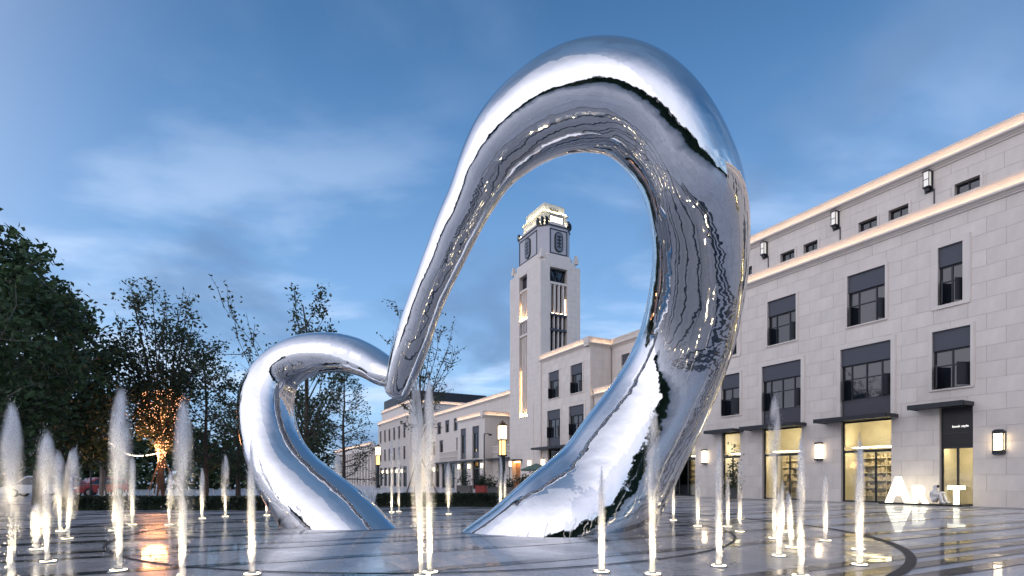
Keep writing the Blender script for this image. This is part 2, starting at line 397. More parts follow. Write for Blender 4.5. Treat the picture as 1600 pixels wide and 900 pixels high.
BAND = ground_mat('dark_granite', (0.05, 0.051, 0.058), 0.25, 0.14, 0.5, (1.2, 0.6))
DRAIN = mat('drain_slot', (0.012, 0.012, 0.013), 0.5)
KERB = mat('kerb_stone', (0.42, 0.40, 0.39), 0.5, var=0.08)

g = MB(); g.add([(-900, -400, 0), (900, -400, 0), (900, 1500, 0), (-900, 1500, 0)], [(0, 1, 2, 3)])
plaza = tag(g.build('plaza', PAVE), kind='structure')
CC = Vector((-1.9, 15.0, 0))
def disc(r, z, n=128):
    m = MB(); m.add([(CC.x + r * math.cos(2 * math.pi * k / n), CC.y + r * math.sin(2 * math.pi * k / n), z) for k in range(n)], [tuple(range(n))]); return m
fl = tag(disc(10.3, 0.004).build('fountain_floor', WET), kind='structure')
def ring(r0, r1, z, n=160):
    m = MB()
    for k in range(n):
        for r in (r0, r1): m.v.append((CC.x + r * math.cos(2 * math.pi * k / n), CC.y + r * math.sin(2 * math.pi * k / n), z))
    m.f = [(2 * k, 2 * k + 1, (2 * k + 3) % (2 * n), (2 * k + 2) % (2 * n)) for k in range(n)]
    return m
ring(7.36, 7.43, 0.014).build('drain_slot', DRAIN, fl)
ring(10.27, 10.42, 0.014).build('drain_slot', DRAIN, fl)
# dark granite bands run square to the long facade; q is the distance along the facade direction U measured from the camera
rb = random.Random(5)
for q0 in (3.72, 4.27, 4.85, 5.46, 6.5):   # a group of bands that stops at the outer drain ring
    l = 0.0
    while (U * q0 + V * l - CC).length < 10.45 or (U * q0 + V * l).x < CC.x: l += .02
    pts = [U * q0 + V * l, U * q0 + V * 40, U * (q0 + .3) + V * 40, U * (q0 + .3) + V * l]
    MB().add([(p.x, p.y, 0.009) for p in pts], [(0, 3, 2, 1)]).build('dark_paving_band', BAND, plaza)
q = 7.4
while q < 46:
    for wdt, gap in rb.choice([((.28, .34), (.28, .9)), ((.42, .5), (.22, 1.2)), ((.3, .9),), ((.5, .55), (.24, .4), (.24, 1.1))]):
        # inside the wet circle the bands are narrower and fewer
        o = U * q; m = MB()
        l0, l1 = -40, 40
        pts = [o + V * l0, o + V * l1, o + U * wdt + V * l1, o + U * wdt + V * l0]
        m.add([(p.x, p.y, 0.009) for p in pts], [(0, 3, 2, 1)])
        m.build('dark_paving_band', BAND, plaza)
        q += wdt * .8 + gap * 1.9
# a paved strip along the foot of the long facade
st = MB(); pa, pb, pc, pd = W(-34, -1.7), W(46, -1.7), W(46, 0.2), W(-34, 0.2)
st.add([(p.x, p.y, 0.012) for p in (pa, pb, pc, pd)], [(0, 1, 2, 3)]); st.build('facade_walk', KERB, plaza)

# ------------------------------------------------------------------ the long hall on the right
hall = thing('stone_hall', 'long pale stone building on the right with cornice lights, attic row and lit shops', 'building', W(0), ROT)
wins = []   # (x0,x1,z0,z1,kw)
wins += [(-1.67, -.60, 10.27, 13.25, dict(surround=.30)), (-6.30, -4.21, 10.3, 13.29, dict(surround=.12)), (-11.62, -9.55, 10.32, 13.29, dict(surround=.12)), (-15.2, -14.1, 10.3, 13.25, dict(surround=.3)),
         (-20.4, -18.4, 10.3, 13.29, dict(surround=.12))]
wins += [(-1.93, -.28, 5.97, 8.97, dict(surround=.14)), (-6.69, -3.92, 5.97, 9.05, dict(surround=.22, spandrel=1.0)), (-12.05, -9.21, 5.97, 9.0, dict(surround=.22, spandrel=1.0)), (-15.47, -13.85, 5.97, 8.95, dict(surround=.14)),
         (-20.8, -18.0, 5.97, 9.0, dict(surround=.22, spandrel=1.0))]
for xo in (4.2, 9.5, 22, 27.5, 40):
    wins += [(xo, xo + 2.1, 10.3, 13.29, dict(surround=.12, simple=True)), (xo - .35, xo + 2.45, 5.97, 9.0, dict(surround=.22, spandrel=1.0, simple=True))]
for xo in (14.2, 18, 32, 36.5):
    wins += [(xo, xo + 1.1, 10.3, 13.25, dict(surround=.3, simple=True))]
shops = [(-1.62, -.20, 5.0), (-6.69, -3.92, 4.75), (-12.05, -9.21, 4.75), (-15.47, -13.85, 4.75), (-20.8, -18.0, 4.75), (3.85, 6.65, 4.75), (9.15, 11.95, 4.75), (21.65, 24.4, 4.75)]
holes = [(a, b, c - (k.get('spandrel', 0)), d) for a, b, c, d, k in wins] + [(a, b, 0, c) for a, b, c in shops]
wall_front(hall, (-22, 46, 0, 14.67), holes, 0.03)
panels(hall, (-16.9, 2.4, 0, 14.67), holes, 0.0, single=True)
panels(hall, (-22, -16.9, 0, 14.67), holes, 0.0, single=False)
panels(hall, (2.4, 46, 0, 14.67), holes, 0.0, single=False)
b = MB(); b.box(-22, 46, 3.2, 16, 0, 5.2).box(-22, 46, .46, 16, 5.2, 15.2).box(-22.0, -21.7, .46, 3.2, 0, 5.2).box(45.7, 46, .46, 3.2, 0, 5.2)
b.build('body', JOINT, hall)
for a, b_, c, d, k in wins: window(hall, a, b_, c, d, 0.0, **k)
f1 = shop(hall, -1.62, -.20, 5.0, 0, canopy=(-2.6, -.2, 1.0), header=1, shelves=False)
shop(hall, -6.69, -3.92, 4.75, 0, canopy=(-7.6, -3.6, 1.2))
shop(hall, -12.05, -9.21, 4.75, 0, canopy=(-12.9, -8.9, 1.2))
shop(hall, -15.47, -13.85, 4.75, 0, canopy=(-16.2, -13.6, 1.0))
for a, b_, c in shops[4:]: shop(hall, a, b_, c, 0, canopy=(a - .8, b_ + .3, 1.2))
def text_mesh(s, size, ext, name, m, font_off=0.0, bevel=0.0):
    c = bpy.data.curves.new(name, 'FONT'); c.body = s; c.size = size; c.extrude = ext; c.align_x = 'CENTER'; c.offset = font_off; c.bevel_depth = bevel
    o = bpy.data.objects.new(name, c); COL.objects.link(o); dg = bpy.context.evaluated_depsgraph_get(); dg.update()
    me = bpy.data.meshes.new_from_object(o.evaluated_get(dg)); me.name = name
    bpy.data.objects.remove(o); bpy.data.curves.remove(c)
    me.materials.clear(); me.materials.append(m); return me
SIGNW = mat('sign_letters', (0.75, 0.75, 0.72), 0.5, emit=(1, 0.97, 0.9), es=0.4)
so_ = link('sign_text', text_mesh('book style', 0.165, 0.01, 'sign_text', SIGNW), f1, (0.84, .155, 3.96)); so_.rotation_euler = (R(90), 0, 0)
MB().box(.08, 1.34, .15, .168, 3.68, 3.70).build('header_joint', SPAND, f1)
cornice(hall, -22, 46, 14.67, 0.0)
ATT = 1.5
aw = [(-1.58, -.48), (-4.81, -3.77), (-6.5, -5.43), (-10.04, -9.07), (-11.73, -10.68), (-14.9, -14.0), (-17, -16), (-20, -19), (3.0, 4.0), (5.2, 6.2), (8, 9)]
ah = [(x0, x1, 15.75, 16.87) for x0, x1 in aw]
wall_front(hall, (-22, 46, 15.2, 18.1), ah, ATT + .03)
panels(hall, (-22, 46, 15.2, 18.1), ah, ATT, single=False, seed=3)
MB().box(-22, 46, ATT + .45, 14, 15.2, 18.9).build('attic_body', JOINT, hall)
for x0, x1 in aw:
    m = MB(); x_ = x1 - x0
    m.box(-.12, 0, -.05, .05, 0, 1.12).box(x_, x_ + .12, -.05, .05, 0, 1.12).box(-.12, x_ + .12, -.05, .05, 1.12, 1.24)
    f = m.build('attic_window', STONE2, hall, (x0, ATT, 15.75))
    MB().box(0, x_, .25, .27, 0, 1.12).build('pane', GLASS, f)
    MB().box(0, .05, .2, .25, 0, 1.12).box(x_ - .05, x_, .2, .25, 0, 1.12).box(.05, x_ - .05, .2, .25, 1.06, 1.12).box(x_ / 2 - .03, x_ / 2 + .03, .2, .25, 0, 1.06).build('window_frame', DARKM, f)
cornice(hall, -22, 46, 18.1, ATT)
LAMPD = mat('attic_lamp_glass', (0.75, 0.75, 0.72), 0.3, emit=(1, .9, .75), es=0.14)
for x in (-17.9, -12.93, -7.86, -2.76, 2.4):
    m = MB()
    for dx in (-.15, .12): m.box(x + dx, x + dx + .03, ATT - .36, ATT - .33, 17.25, 18.05).box(x + dx, x + dx + .03, ATT - .1, ATT - .07, 17.25, 18.05)
    m.box(x - .17, x + .17, ATT - .38, ATT - .05, 18.05, 18.12).box(x - .17, x + .17, ATT - .38, ATT - .05, 17.2, 17.26).box(x - .1, x + .1, ATT - .3, ATT - .1, 17.05, 17.2).box(x - .16, x + .16, ATT - .37, ATT - .35, 17.62, 17.65)
    m.box(x - .2, x + .2, ATT - .06, ATT + .01, 17.0, 18.1)
    f = m.build('attic_lantern', DARKM, hall)
    MB().box(x - .13, x + .13, ATT - .34, ATT - .08, 17.26, 18.05).build('lamp_glass', LAMPD, f)
    MB().box(x + .22, x + .27, ATT - .06, ATT, 15.5, 17.1).build('downpipe', SPAND, hall)
# wall lantern beside the right-hand shop
wl = MB(); x = 0.87
wl.prism([(x - .22, 2.55), (x - .15, 2.5), (x + .15, 2.5), (x + .22, 2.55), (x + .22, 2.72), (x - .22, 2.72)], -.26, -.004, lambda q, p, z: (p, q, z))
wl.prism([(x - .22, 3.5), (x + .22, 3.5), (x + .22, 3.62), (x + .12, 3.70), (x - .12, 3.70), (x - .22, 3.62)], -.26, -.004, lambda q, p, z: (p, q, z))
for dx in (-.22, .17): wl.box(x + dx, x + dx + .05, -.26, -.21, 2.72, 3.5).box(x + dx, x + dx + .05, -.05, -.004, 2.72, 3.5)
wl.box(x - .17, x + .17, -.255, -.235, 3.30, 3.33)
f = wl.build('wall_lantern', DARKM, hall); MB().box(x - .17, x + .17, -.23, -.06, 2.72, 3.5).build('lamp_glass', LAMPW, f)
for xx in (-8.0, -17.0):
    m = MB(); m.box(xx - .2, xx + .2, -.24, -.004, 2.5, 2.62).box(xx - .2, xx + .2, -.24, -.004, 3.5, 3.62)
    f = m.build('wall_lantern', DARKM, hall); MB().box(xx - .15, xx + .15, -.2, -.04, 2.62, 3.5).build('lamp_glass', LAMPW, f)

# ------------------------------------------------------------------ recessed wing, corner block and clock tower
rec = thing('recessed_wing', 'pale stone wing set back beside the corner block, seen through the big loop', 'building', W(-26.8, .4), ROT)
wl_ = MB(); wl_.box(-4.65, 4.8, 0.03, 2.2, 0, 9.7).box(-4.65, 4.8, 2.28, 14, 0, 14.67); wl_.build('wall', JOINT, rec)
panels(rec, (-4.65, 4.8, 0, 9.7), [], 0.0, single=False, seed=4); panels(rec, (-4.65, 4.8, 10.2, 14.67), [], 2.25, single=False, seed=5)
cornice(rec, -4.65, 4.8, 9.5, 0.0); cornice(rec, -4.65, 4.8, 14.67, 2.25, es=False)
window(rec, -4.0, -2.6, 6.1, 8.6, -.22, surround=.12, simple=True); window(rec, -2.9, -1.6, 11.4, 13.6, 2.03, surround=.12, simple=True)

blk = thing('corner_block', 'three-storey pale stone block standing against the right side of the clock tower', 'building', W(-41), ROT)
bw = [(1.75, 3.85, 10.3, 13.25, dict(surround=.12)), (6.05, 8.15, 10.3, 13.25, dict(surround=.12)), (1.45, 4.1, 5.97, 9.0, dict(surround=.25, spandrel=1.1)), (5.75, 8.4, 5.97, 9.0, dict(surround=.25, spandrel=1.1))]
bs = [(1.45, 4.1, 4.75), (5.75, 8.4, 4.75)]
bh = [(a, b_, c - k.get('spandrel', 0), d) for a, b_, c, d, k in bw] + [(a, b_, 0, c) for a, b_, c in bs]
wall_front(blk, (0, 9.4, 0, 14.67), bh, .03); panels(blk, (0, 9.4, 0, 14.67), bh, 0, single=True, seed=8)
MB().box(0, 9.37, .46, 14, 5.2, 15.2).box(0, 9.37, 3.2, 14, 0, 5.2).box(9.05, 9.37, .46, 3.2, 0, 5.2).build('body', JOINT, blk)
panels(blk, (0.0, 2.64, 0, 14.67), [], 0, single=False, seed=9, mp=lambda p, d, z: (9.37 + .05 - .02 - d, p, z))
for a, b_, c, d, k in bw: window(blk, a, b_, c, d, 0, **k)
for a, b_, c in bs: shop(blk, a, b_, c, 0, canopy=(a - 1.4, b_ + .3, 1.3), energy=.5)
cornice(blk, 0, 9.4, 14.67, 0, side=2.9)

tw = thing('clock_tower', 'tall pale stone clock tower with a lit stepped crown, framed by the big loop', 'tower', W(-40.8, -.15), ROT)
TX, TY, TZ = 7.4, 5.5, 26.4
fh = [(-5.0, -3.1, 8.8, 25.9), (-6.9, -4.7, 0, 3.6)]
sh = [(1.25, 3.65, 14.0, 25.9)]
m = MB()
for (a, b_, c, d) in rect_minus((-TX, 0, 0, TZ), fh): m.box(a, b_, .03, .6, c, d)
for (a, b_, c, d) in rect_minus((.6, TY, 0, TZ), sh): m.box(-.6, -.03, a, b_, c, d)
m.box(-TX, -6.9, .6, TY, 0, TZ).box(-6.9, -.6, TY - .5, TY, 0, TZ)
m.build('shaft', JOINT, tw)
panels(tw, (-TX, 0, 0, TZ), fh, 0, pw=1.2, ph=.62, single=False, seed=11)
panels(tw, (0.0, TY, 0, TZ), sh, 0, pw=1.2, ph=.62, single=False, seed=12, mp=lambda p, d, z: (-d + .0, p, z))
MB().box(-5.0, -3.1, .62, .7, 8.8, 25.9).build('slot_back', STONE2, tw)
MB().box(-.7, -.62, 1.25, 3.65, 14, 25.9).build('slot_glass', GLASS, tw)
MB().box(-6.9, -.6, .6, TY - .5, TZ - .3, TZ).build('shaft_cap', STONE2, tw)
for x in (-4.72, -4.28, -3.84, -3.40):
    MB().box(x - .03, x + .13, .22, .6, 8.9, 24.1).build('slot_fin', STONE2, tw)
for z0_, z1_ in ((24.0, 24.25), (20.35, 20.6), (18.6, 18.85), (8.75, 8.95)):
    MB().box(-5.0, -3.1, .08, .6, z0_, z1_).build('slot_sill', STONE2 if z0_ > 9 else DARKM, tw)
    MB().box(-.6, -.06, 1.25, 3.65, z0_, z1_).build('slot_sill', STONE2 if z0_ > 21 else SPAND, tw)
MB().box(-5, -3.1, .5, .6, 24.25, 25.9).build('slot_glass', GLASS, tw)
MB().box(-4.98, -3.12, .3, .45, 18.9, 20.3).build('slot_glass', SPAND, tw)
for y in (1.33, 1.92, 2.51, 3.10):
    MB().box(-.5, -.14, y, y + .20, 20.6, 24.0).build('slot_fin', STONE2, tw)
    MB().box(-.5, -.2, y, y + .12, 14.0, 20.35).build('slot_fin', STONE, tw)
for y0_, y1_ in ((1.3, 2.2), (2.7, 1.9), (2.1, 2.9), (3.6, 2.9)): # dark angular bars in the top opening
    m = MB(); m.prism([(y0_, 25.9), (y0_ + .16, 25.9), (y1_ + .16, 24.25), (y1_, 24.25)], -.5, -.4); m.build('window_bar', DARKM, tw)
for z0_, k in ((9.0, 1), (20.65, .5)):
    MB().box(-4.95, -3.15, .12, .2, z0_, z0_ + .06).build('light_strip', mat('slot_light', (.8, .6, .4), .5, emit=(1, .62, .25), es=38 * k), tw)
MB().box(-.24, -.18, 1.3, 3.6, 20.62, 20.68).build('light_strip', STRIP, tw)
SLOTL = mat('slot_side_light', (.8, .6, .4), .5, emit=(1, .60, .24), es=11)
MB().box(-4.98, -4.94, .38, .46, 9.0, 14.5).box(-3.16, -3.12, .38, .46, 9.0, 14.5).box(-4.98, -4.94, .38, .46, 20.7, 22.6).box(-3.16, -3.12, .38, .46, 20.7, 22.6).build('side_light', SLOTL, tw)
MB().box(-.46, -.40, 1.26, 1.30, 20.7, 22.5).box(-.46, -.40, 3.58, 3.62, 20.7, 22.5).build('side_light', STRIP, tw)
ent = MB(); ent.box(-6.9, -4.7, .62, .7, 0, 3.6); ent.build('entrance_wall', mat('warm_timber', (.40, .20, .09), .5, var=.15), tw)
MB().box(-7.3, -4.2, -1.1, .02, 3.62, 3.8).build('canopy', DARKM, tw); MB().box(-6.7, -5.3, .2, .5, 3.5, 3.58).build('ceiling_lamp', mat('entrance_lamp', (.9, .7, .5), .5, emit=(1, .55, .2), es=6), tw)
MB().box(-1.7, -1.6, -.06, .02, 0, 10.2).build('downpipe', STONE, tw)
def octo(m, x0, x1, y0, y1, c, z0, z1):
    m.prism([(x0 + c, y0), (x1 - c, y0), (x1, y0 + c), (x1, y1 - c), (x1 - c, y1), (x0 + c, y1), (x0, y1 - c), (x0, y0 + c)], z0, z1, lambda z, p, q: (p, q, z))
m = MB(); octo(m, -7.2, -.2, .2, 5.3, .5, TZ, TZ + .5); octo(m, -7.05, -.35, .35, 5.15, .8, TZ + .5, 27.6); m.build('shoulder', STONE2, tw)
CLK = mat('clock_stage_stone', (.47, .46, .48), .55, var=.05, nscale=1)
m = MB(); octo(m, -6.9, -.5, .5, 5.0, 1.0, 27.6, 30.9); m.build('clock_stage', CLK, tw)
for (x_, y_) in ((-7.3, .15), (-.55, .15), (-.55, 4.9), (-7.3, 4.9)):
    MB().box(x_, x_ + .45, y_, y_ + .45, TZ + .5, 27.5).box(x_ + .08, x_ + .37, y_ + .08, y_ + .37, 27.5, 27.9).build('pinnacle', STONE2, tw)
for f_ in (0, 1):
    fm = (lambda p, d, z: (-3.7 + p, .5 - d, z)) if f_ == 0 else (lambda p, d, z: (-.5 + d, 2.75 + p, z))
    def fb(m, a, b_, d0, d1, c, d):
        t_ = MB().box(a, b_, d0, d1, c, d); m.add([fm(*q_) for q_ in t_.v], [tuple(reversed(x)) for x in t_.f] if f_ else t_.f)
    hw = 2.1 if f_ == 0 else 1.2
    m = MB(); fb(m, -hw, -hw + .1, 0, .08, 27.7, 30.6); fb(m, hw - .1, hw, 0, .08, 27.7, 30.6); fb(m, -hw + .1, hw - .1, 0, .08, 30.5, 30.6); fb(m, -hw + .1, hw - .1, 0, .08, 27.7, 27.8)
    m.build('face_frame', SPAND, tw)
    def caps(rx, rz, n=8):
        return [(rx * math.cos(R(a)), rz + rx * math.sin(R(a))) for a in [180 / n * k for k in range(n + 1)]] + [(rx * math.cos(R(a)), -rz + rx * math.sin(R(a))) for a in [180 + 180 / n * k for k in range(n + 1)]]
    sx_ = 1.0 if f_ == 0 else .9
    m = MB(); m.prism([(p, 29.15 + q_) for p, q_ in caps(.62 * sx_, .62)], .0, .14, lambda d, p, z: fm(p, d, z)); cf = m.build('clock_face', BLACK, tw)
    m = MB(); m.prism([(p, 29.15 + q_) for p, q_ in caps(.5 * sx_, .62)], .1, .16, lambda d, p, z: fm(p, d, z)); m.build('dial', mat('dial_grey', (.16, .17, .2), .4), cf)
    m = MB()
    for z_ in (28.55, 28.95, 29.35, 29.75): fb(m, -.3 * sx_, .3 * sx_, .15, .2, z_ - .06, z_ + .06)
    fb(m, -.05, .05, .15, .19, 28.5, 29.8); m.build('dial_emblem', BLACK, cf)
m = MB(); octo(m, -7.0, -.4, .4, 5.1, 1.05, 30.9, 31.05); m.build('parapet_ledge', SPAND, tw)
m = MB(); octo(m, -6.75, -.65, .65, 4.85, 1.05, 31.05, 31.5); m.build('parapet', STONE2, tw)
CRN = mat('crown_stone', (.55, .53, .46), .6)
m = MB(); m.box(-5.9, -1.2, 1.1, 4.4, 31.5, 32.7).box(-6.1, -1.05, .95, 4.55, 32.7, 32.82); m.build('crown_stage', CRN, tw)
m = MB(); m.box(-5.6, -1.4, 1.3, 4.2, 32.82, 33.9).box(-5.3, -1.7, 1.6, 3.9, 33.9, 34.1); m.build('crown_top', CRN, tw)
m = MB(); m.box(-1.2, -1.1, 1.9, 3.9, 31.6, 31.7).box(-1.2, -1.1, 1.9, 2.0, 31.7, 32.5).box(-1.2, -1.1, 3.8, 3.9, 31.7, 32.5).box(-1.2, -1.1, 2.0, 3.8, 32.4, 32.5)
f = m.build('crown_window', SPAND, tw)
CRL = mat('crown_light', (.9, .88, .8), .5, emit=(1, .95, .8), es=1.6)
for y in (2.0, 2.62, 3.24): MB().box(-1.19, -1.15, y + .05, y + .52, 31.7, 32.4).build('pane', CRL, f)
st_ = mat('crown_strip', (.9, .85, .7), .5, emit=(1, .88, .6), es=15)
MB().box(-6.2, -.95, .86, .92, 31.52, 31.58).box(-.95, -.89, .95, 4.5, 31.52, 31.58).box(-5.8, -1.3, 1.0, 1.06, 32.83, 32.87).box(-1.14, -1.10, 1.1, 4.3, 32.83, 32.87).build('light_strip', st_, tw)
for (x_, y_) in ((-6.45, .8), (-.9, .8), (-1.5, .58), (-.6, 1.2), (-.6, 4.2), (-.9, 4.6), (-6.4, 4.6)):
    MB().box(x_ - .12, x_ + .12, y_ - .12, y_ + .12, 31.05, 31.2).box(x_ - .17, x_ + .17, y_ - .17, y_ + .17, 31.2, 31.62).prism([(x_ - .17, 31.62), (x_ + .17, 31.62), (x_, 31.95)], y_ - .17, y_ + .17, lambda q_, p, z: (p, q_, z)).build('finial', BLACK, tw)
tx = link('crown_lettering', text_mesh('BLKAA', .42, .03, 'crown_lettering', mat('crown_letter', (.16, .14, .10), .5)), tw, (-1.36, 2.7, 33.15)); tx.rotation_euler = (R(90), 0, R(90))

# ------------------------------------------------------------------ street row beyond the tower
lg = thing('street_building', 'long pale building with a dark roof lining the street left of the tower', 'building', W(-48.3, 3.8), ROT)
LW = [(-x - 1.7, -x, 6.0, 8.6) for x in (4.5, 18.3, 21.6, 25, 33, 37, 41, 46, 50, 54)] + [(-x - 1.9, -x, 9.8, 12.0) for x in (4.5, 18.3, 21.8, 26, 30, 34, 38, 42, 46, 50, 54)]
LS = [(-x - 2.6, -x, 0, 4.4) for x in (18.5, 22.5, 26.5, 30.5, 34.5, 38.5, 42.5, 46.5, 50.5)]
wall_front(lg, (-58, 0, 0, 13.2), LW + LS, .03)
panels(lg, (-58, 0, 0, 13.2), LW + LS, 0, single=False, seed=14)
MB().box(-58, 0, .46, 14, 4.8, 13.6).box(-58, 0, 3.2, 14, 0, 4.8).build('body', JOINT, lg)
for a, b_, c, d in LW: window(lg, a, b_, c, d, 0, surround=.12, simple=True, blind=.7)
for a, b_, c, d in LS: shop(lg, a, b_, d, 0, lamp=True, shelves=False, energy=.5)
cornice(lg, -58, 0, 13.1, 0)
ROOF = mat('dark_roof', (.022, .023, .028), .5, var=.1)
MB().box(-10, -5, 5, 8, 13.8, 15.4).box(-4, -1, 6, 8, 13.8, 15.0).build('roof_plant', mat('roof_plant_grey', (.2, .2, .21), .6), lg)

rf = thing('roofed_building', 'tall pale building with a dark metal roof rising behind the low block', 'building', W(-100, 4.0), ROT)
MB().box(-24, 0, 0, 19, 0, 18.0).build('wall', STONE, rf)
cornice(rf, -24, 0, 17.6, 0, side=19)
m = MB(); m.prism([(-.3, 18.45), (-.9, 20.6), (-8, 20.9), (-24, 20.9), (-24, 18.45)], .6, 18.0, lambda q, p, z: (p, q, z)); m.build('roof', ROOF, rf)
m = MB()
for k in range(16): m.prism([(-.26, 18.5), (-.86, 20.65), (-.92, 20.65), (-.34, 18.5)], .9 + k * 1.1, .98 + k * 1.1, lambda q, p, z: (p, q, z))
m.build('roof_seam', ROOF, rf)
for y in (2.5, 6, 9.5, 13, 16.5): MB().box(0.0, .03, y - .8, y + .8, 14.0, 16.2).build('window', GLASS, rf)
lo = thing('low_front_block', 'two-storey pale block with lit cornice and two tall windows, left of the tower', 'building', W(-65.5), ROT)
ow = [(1.3, 3.3, 5.3, 9.0, dict(spandrel=.9)), (5.6, 7.9, 5.3, 9.0, dict(spandrel=.9))]; os_ = [(1.2, 3.4, 4.0), (5.4, 8.0, 4.0)]
oh = [(a, b_, c - .9, d) for a, b_, c, d, k in ow] + [(a, b_, 0, c) for a, b_, c in os_]
wall_front(lo, (0, 9.6, 0, 10.1), oh, .03); panels(lo, (0, 9.6, 0, 10.1), oh, 0, single=False, seed=21)
MB().box(0, 9.57, .46, 3.75, 4.6, 10.2).box(0, 9.57, 3.2, 3.75, 0, 4.6).box(9.3, 9.57, .46, 3.2, 0, 4.6).build('body', JOINT, lo)
panels(lo, (0, 3.75, 0, 10.1), [], 0, single=False, seed=22, mp=lambda p, d, z: (9.6 - d, p, z))
for a, b_, c, d, k in ow: window(lo, a, b_, c, d, 0, surround=.2, simple=True, **k)
for a, b_, c in os_: shop(lo, a, b_, c, 0, canopy=(a - 1, b_ + 1, 1.0), energy=.5, shelves=False)
cornice(lo, 0, 9.6, 10.0, 0, side=3.7)
for nm, a0_, ln, lab in (('terrace_wing', -56, 7.6, 'one-storey stone terrace wing with white balustrade at the tower foot'), ('terrace_wing', -76.5, 11, 'one-storey terrace wing with white balustrade left of the low block')):
    tr_ = thing(nm, lab, 'terrace', W(a0_, 1.2), ROT)
    hs = [(x + .6, x + 2.8, 0, 4.0) for x in ([1.2, 4.4] if ln < 8 else [.6, 4.1, 7.6])]
    wall_front(tr_, (.05, ln, 0, 5.0), hs, 0)
    MB().box(.05, ln, .43, 2.55, 4.4, 5.0).build('roof_slab', STONE2, tr_)
    for h_ in hs: shop(tr_, h_[0], h_[1], 4.0, -.05, energy=.5, shelves=False, depth=2.4)
    m = MB(); m.box(.05, ln, -.12, .1, 5.0, 5.15).box(.05, ln, -.1, .08, 5.85, 6.0); x = .15
    while x < ln - .1: m.box(x, x + .12, -.05, .05, 5.15, 5.85); x += .3
    m.build('balustrade', STONE2, tr_)
    MB().box(0.05, ln, -1.1, -.01, 4.1, 4.25).build('canopy', DARKM, tr_)
def pier_lamps(root, xs, y, z=3.0):
    for x in xs:
        f = MB().box(x - .14, x + .14, y - .22, y - .003, z + .62, z + .7).box(x - .14, x + .14, y - .22, y - .003, z - .08, z).build('pier_lantern', DARKM, root)
        MB().box(x - .11, x + .11, y - .19, y - .03, z, z + .62).build('lamp_glass', LAMPW, f)
pier_lamps(lo, (.6, 4.4, 8.8), 0); pier_lamps(lg, (-18.0, -21.6, -25.6, -29.6, -33.6, -37.6, -41.6, -45.6), 0); pier_lamps(blk, (.6, 4.9, 8.95), 0); pier_lamps(tw, (-2.5, -7.15), 0)
fa = thing('far_block', 'pale three-storey block at the far end of the street behind bare branches', 'building', W(-112), ROT)
fw_ = [(x, x + 1.6, z, z + 2.6) for x in (1.5, 5, 8.5, 12, 15.5, 19) for z in (5.4, 9.6)]; fs_ = [(x - .3, x + 2.1, 0, 4) for x in (1.5, 5, 8.5, 12, 15.5, 19)]
wall_front(fa, (0, 23, 0, 13.6), fw_ + fs_, 0)
MB().box(0, 23, .43, 12, 4.5, 13.6).box(0, 23, 3.2, 12, 0, 4.5).box(22.7, 23, .43, 3.2, 0, 4.5).build('body', STONE, fa)
for a, b_, c, d in fw_: window(fa, a, b_, c, d, -.05, surround=.15, simple=True, blind=.7, cols=2)
for a, b_, c, d in fs_: shop(fa, a, b_, d, -.05, energy=.5, shelves=False)
cornice(fa, 0, 23, 13.5, 0); pier_lamps(fa, [x - .9 for x in (1.5, 5, 8.5, 12, 15.5, 19)], 0, 2.8)
fb_ = thing('far_colonnade', 'low pale colonnaded building closing the street in the far distance', 'building', W(-160), ROT)
m = MB(); m.box(0, 44, 1.5, 12, 0, 9.5).box(0, 44, -.6, 1.5, 8.3, 9.5); m.build('wall', STONE, fb_)
for i in range(15): MB().box(i * 3, i * 3 + .9, -.4, .5, 0, 8.3).build('column', STONE2, fb_)
for i in range(14): MB().box(i * 3 + 1.0, i * 3 + 2.9, 1.44, 1.49, 0, 6.5).build('window', GLASS, fb_)
cornice(fb_, 0, 44, 9.4, -.6)

# ------------------------------------------------------------------ the mirror-steel heart sculpture
def steel():
    m = bpy.data.materials.new('mirror_steel'); m.use_nodes = True; t = m.node_tree; b = t.nodes['Principled BSDF']
    b.inputs['Base Color'].default_value = (0.70, 0.705, 0.72, 1); b.inputs['Metallic'].default_value = 1; b.inputs['Roughness'].default_value = 0.035
    c = t.nodes.new('ShaderNodeTexCoord')
    n = t.nodes.new('ShaderNodeTexNoise'); n.inputs['Scale'].default_value = 0.75; n.inputs['Detail'].default_value = 2.5; n.inputs['Roughness'].default_value = 0.4; n.inputs['Distortion'].default_value = 0.4
    t.links.new(c.outputs['Object'], n.inputs['Vector'])
    n2 = t.nodes.new('ShaderNodeTexNoise'); n2.inputs['Scale'].default_value = 3.2; n2.inputs['Detail'].default_value = 2
    t.links.new(c.outputs['Object'], n2.inputs['Vector'])
    b1 = t.nodes.new('ShaderNodeBump'); b1.inputs['Strength'].default_value = 0.55; b1.inputs['Distance'].default_value = 0.10
    b2 = t.nodes.new('ShaderNodeBump'); b2.inputs['Strength'].default_value = 0.35; b2.inputs['Distance'].default_value = 0.02
    t.links.new(n.outputs[0], b1.inputs['Height']); t.links.new(n2.outputs[0], b2.inputs['Height'])
    t.links.new(b1.outputs[0], b2.inputs['Normal']); t.links.new(b2.outputs[0], b.inputs['Normal'])
    return m
STEEL = steel()
def plane(lean):        # ground line y = 14.09 - 0.261 x, leaning towards the viewer by the given angle
    n = Vector((0.261, 1, math.tan(R(lean)))); l = n.length; return n / l, 14.09 / l
def ray(px, py): return Vector(((px - CX) / FPX, 1, (HY - py) / FPX)).normalized()
EYE = Vector((0, 0, CAMH))
def station(a, b, PN, PD):
    ra, rb_ = ray(*a), ray(*b); c = (ra + rb_).normalized()
    k = (PD - EYE.dot(PN)) / c.dot(PN); C_ = EYE + c * k
    return C_, k * math.sin(0.5 * ra.angle(rb_))
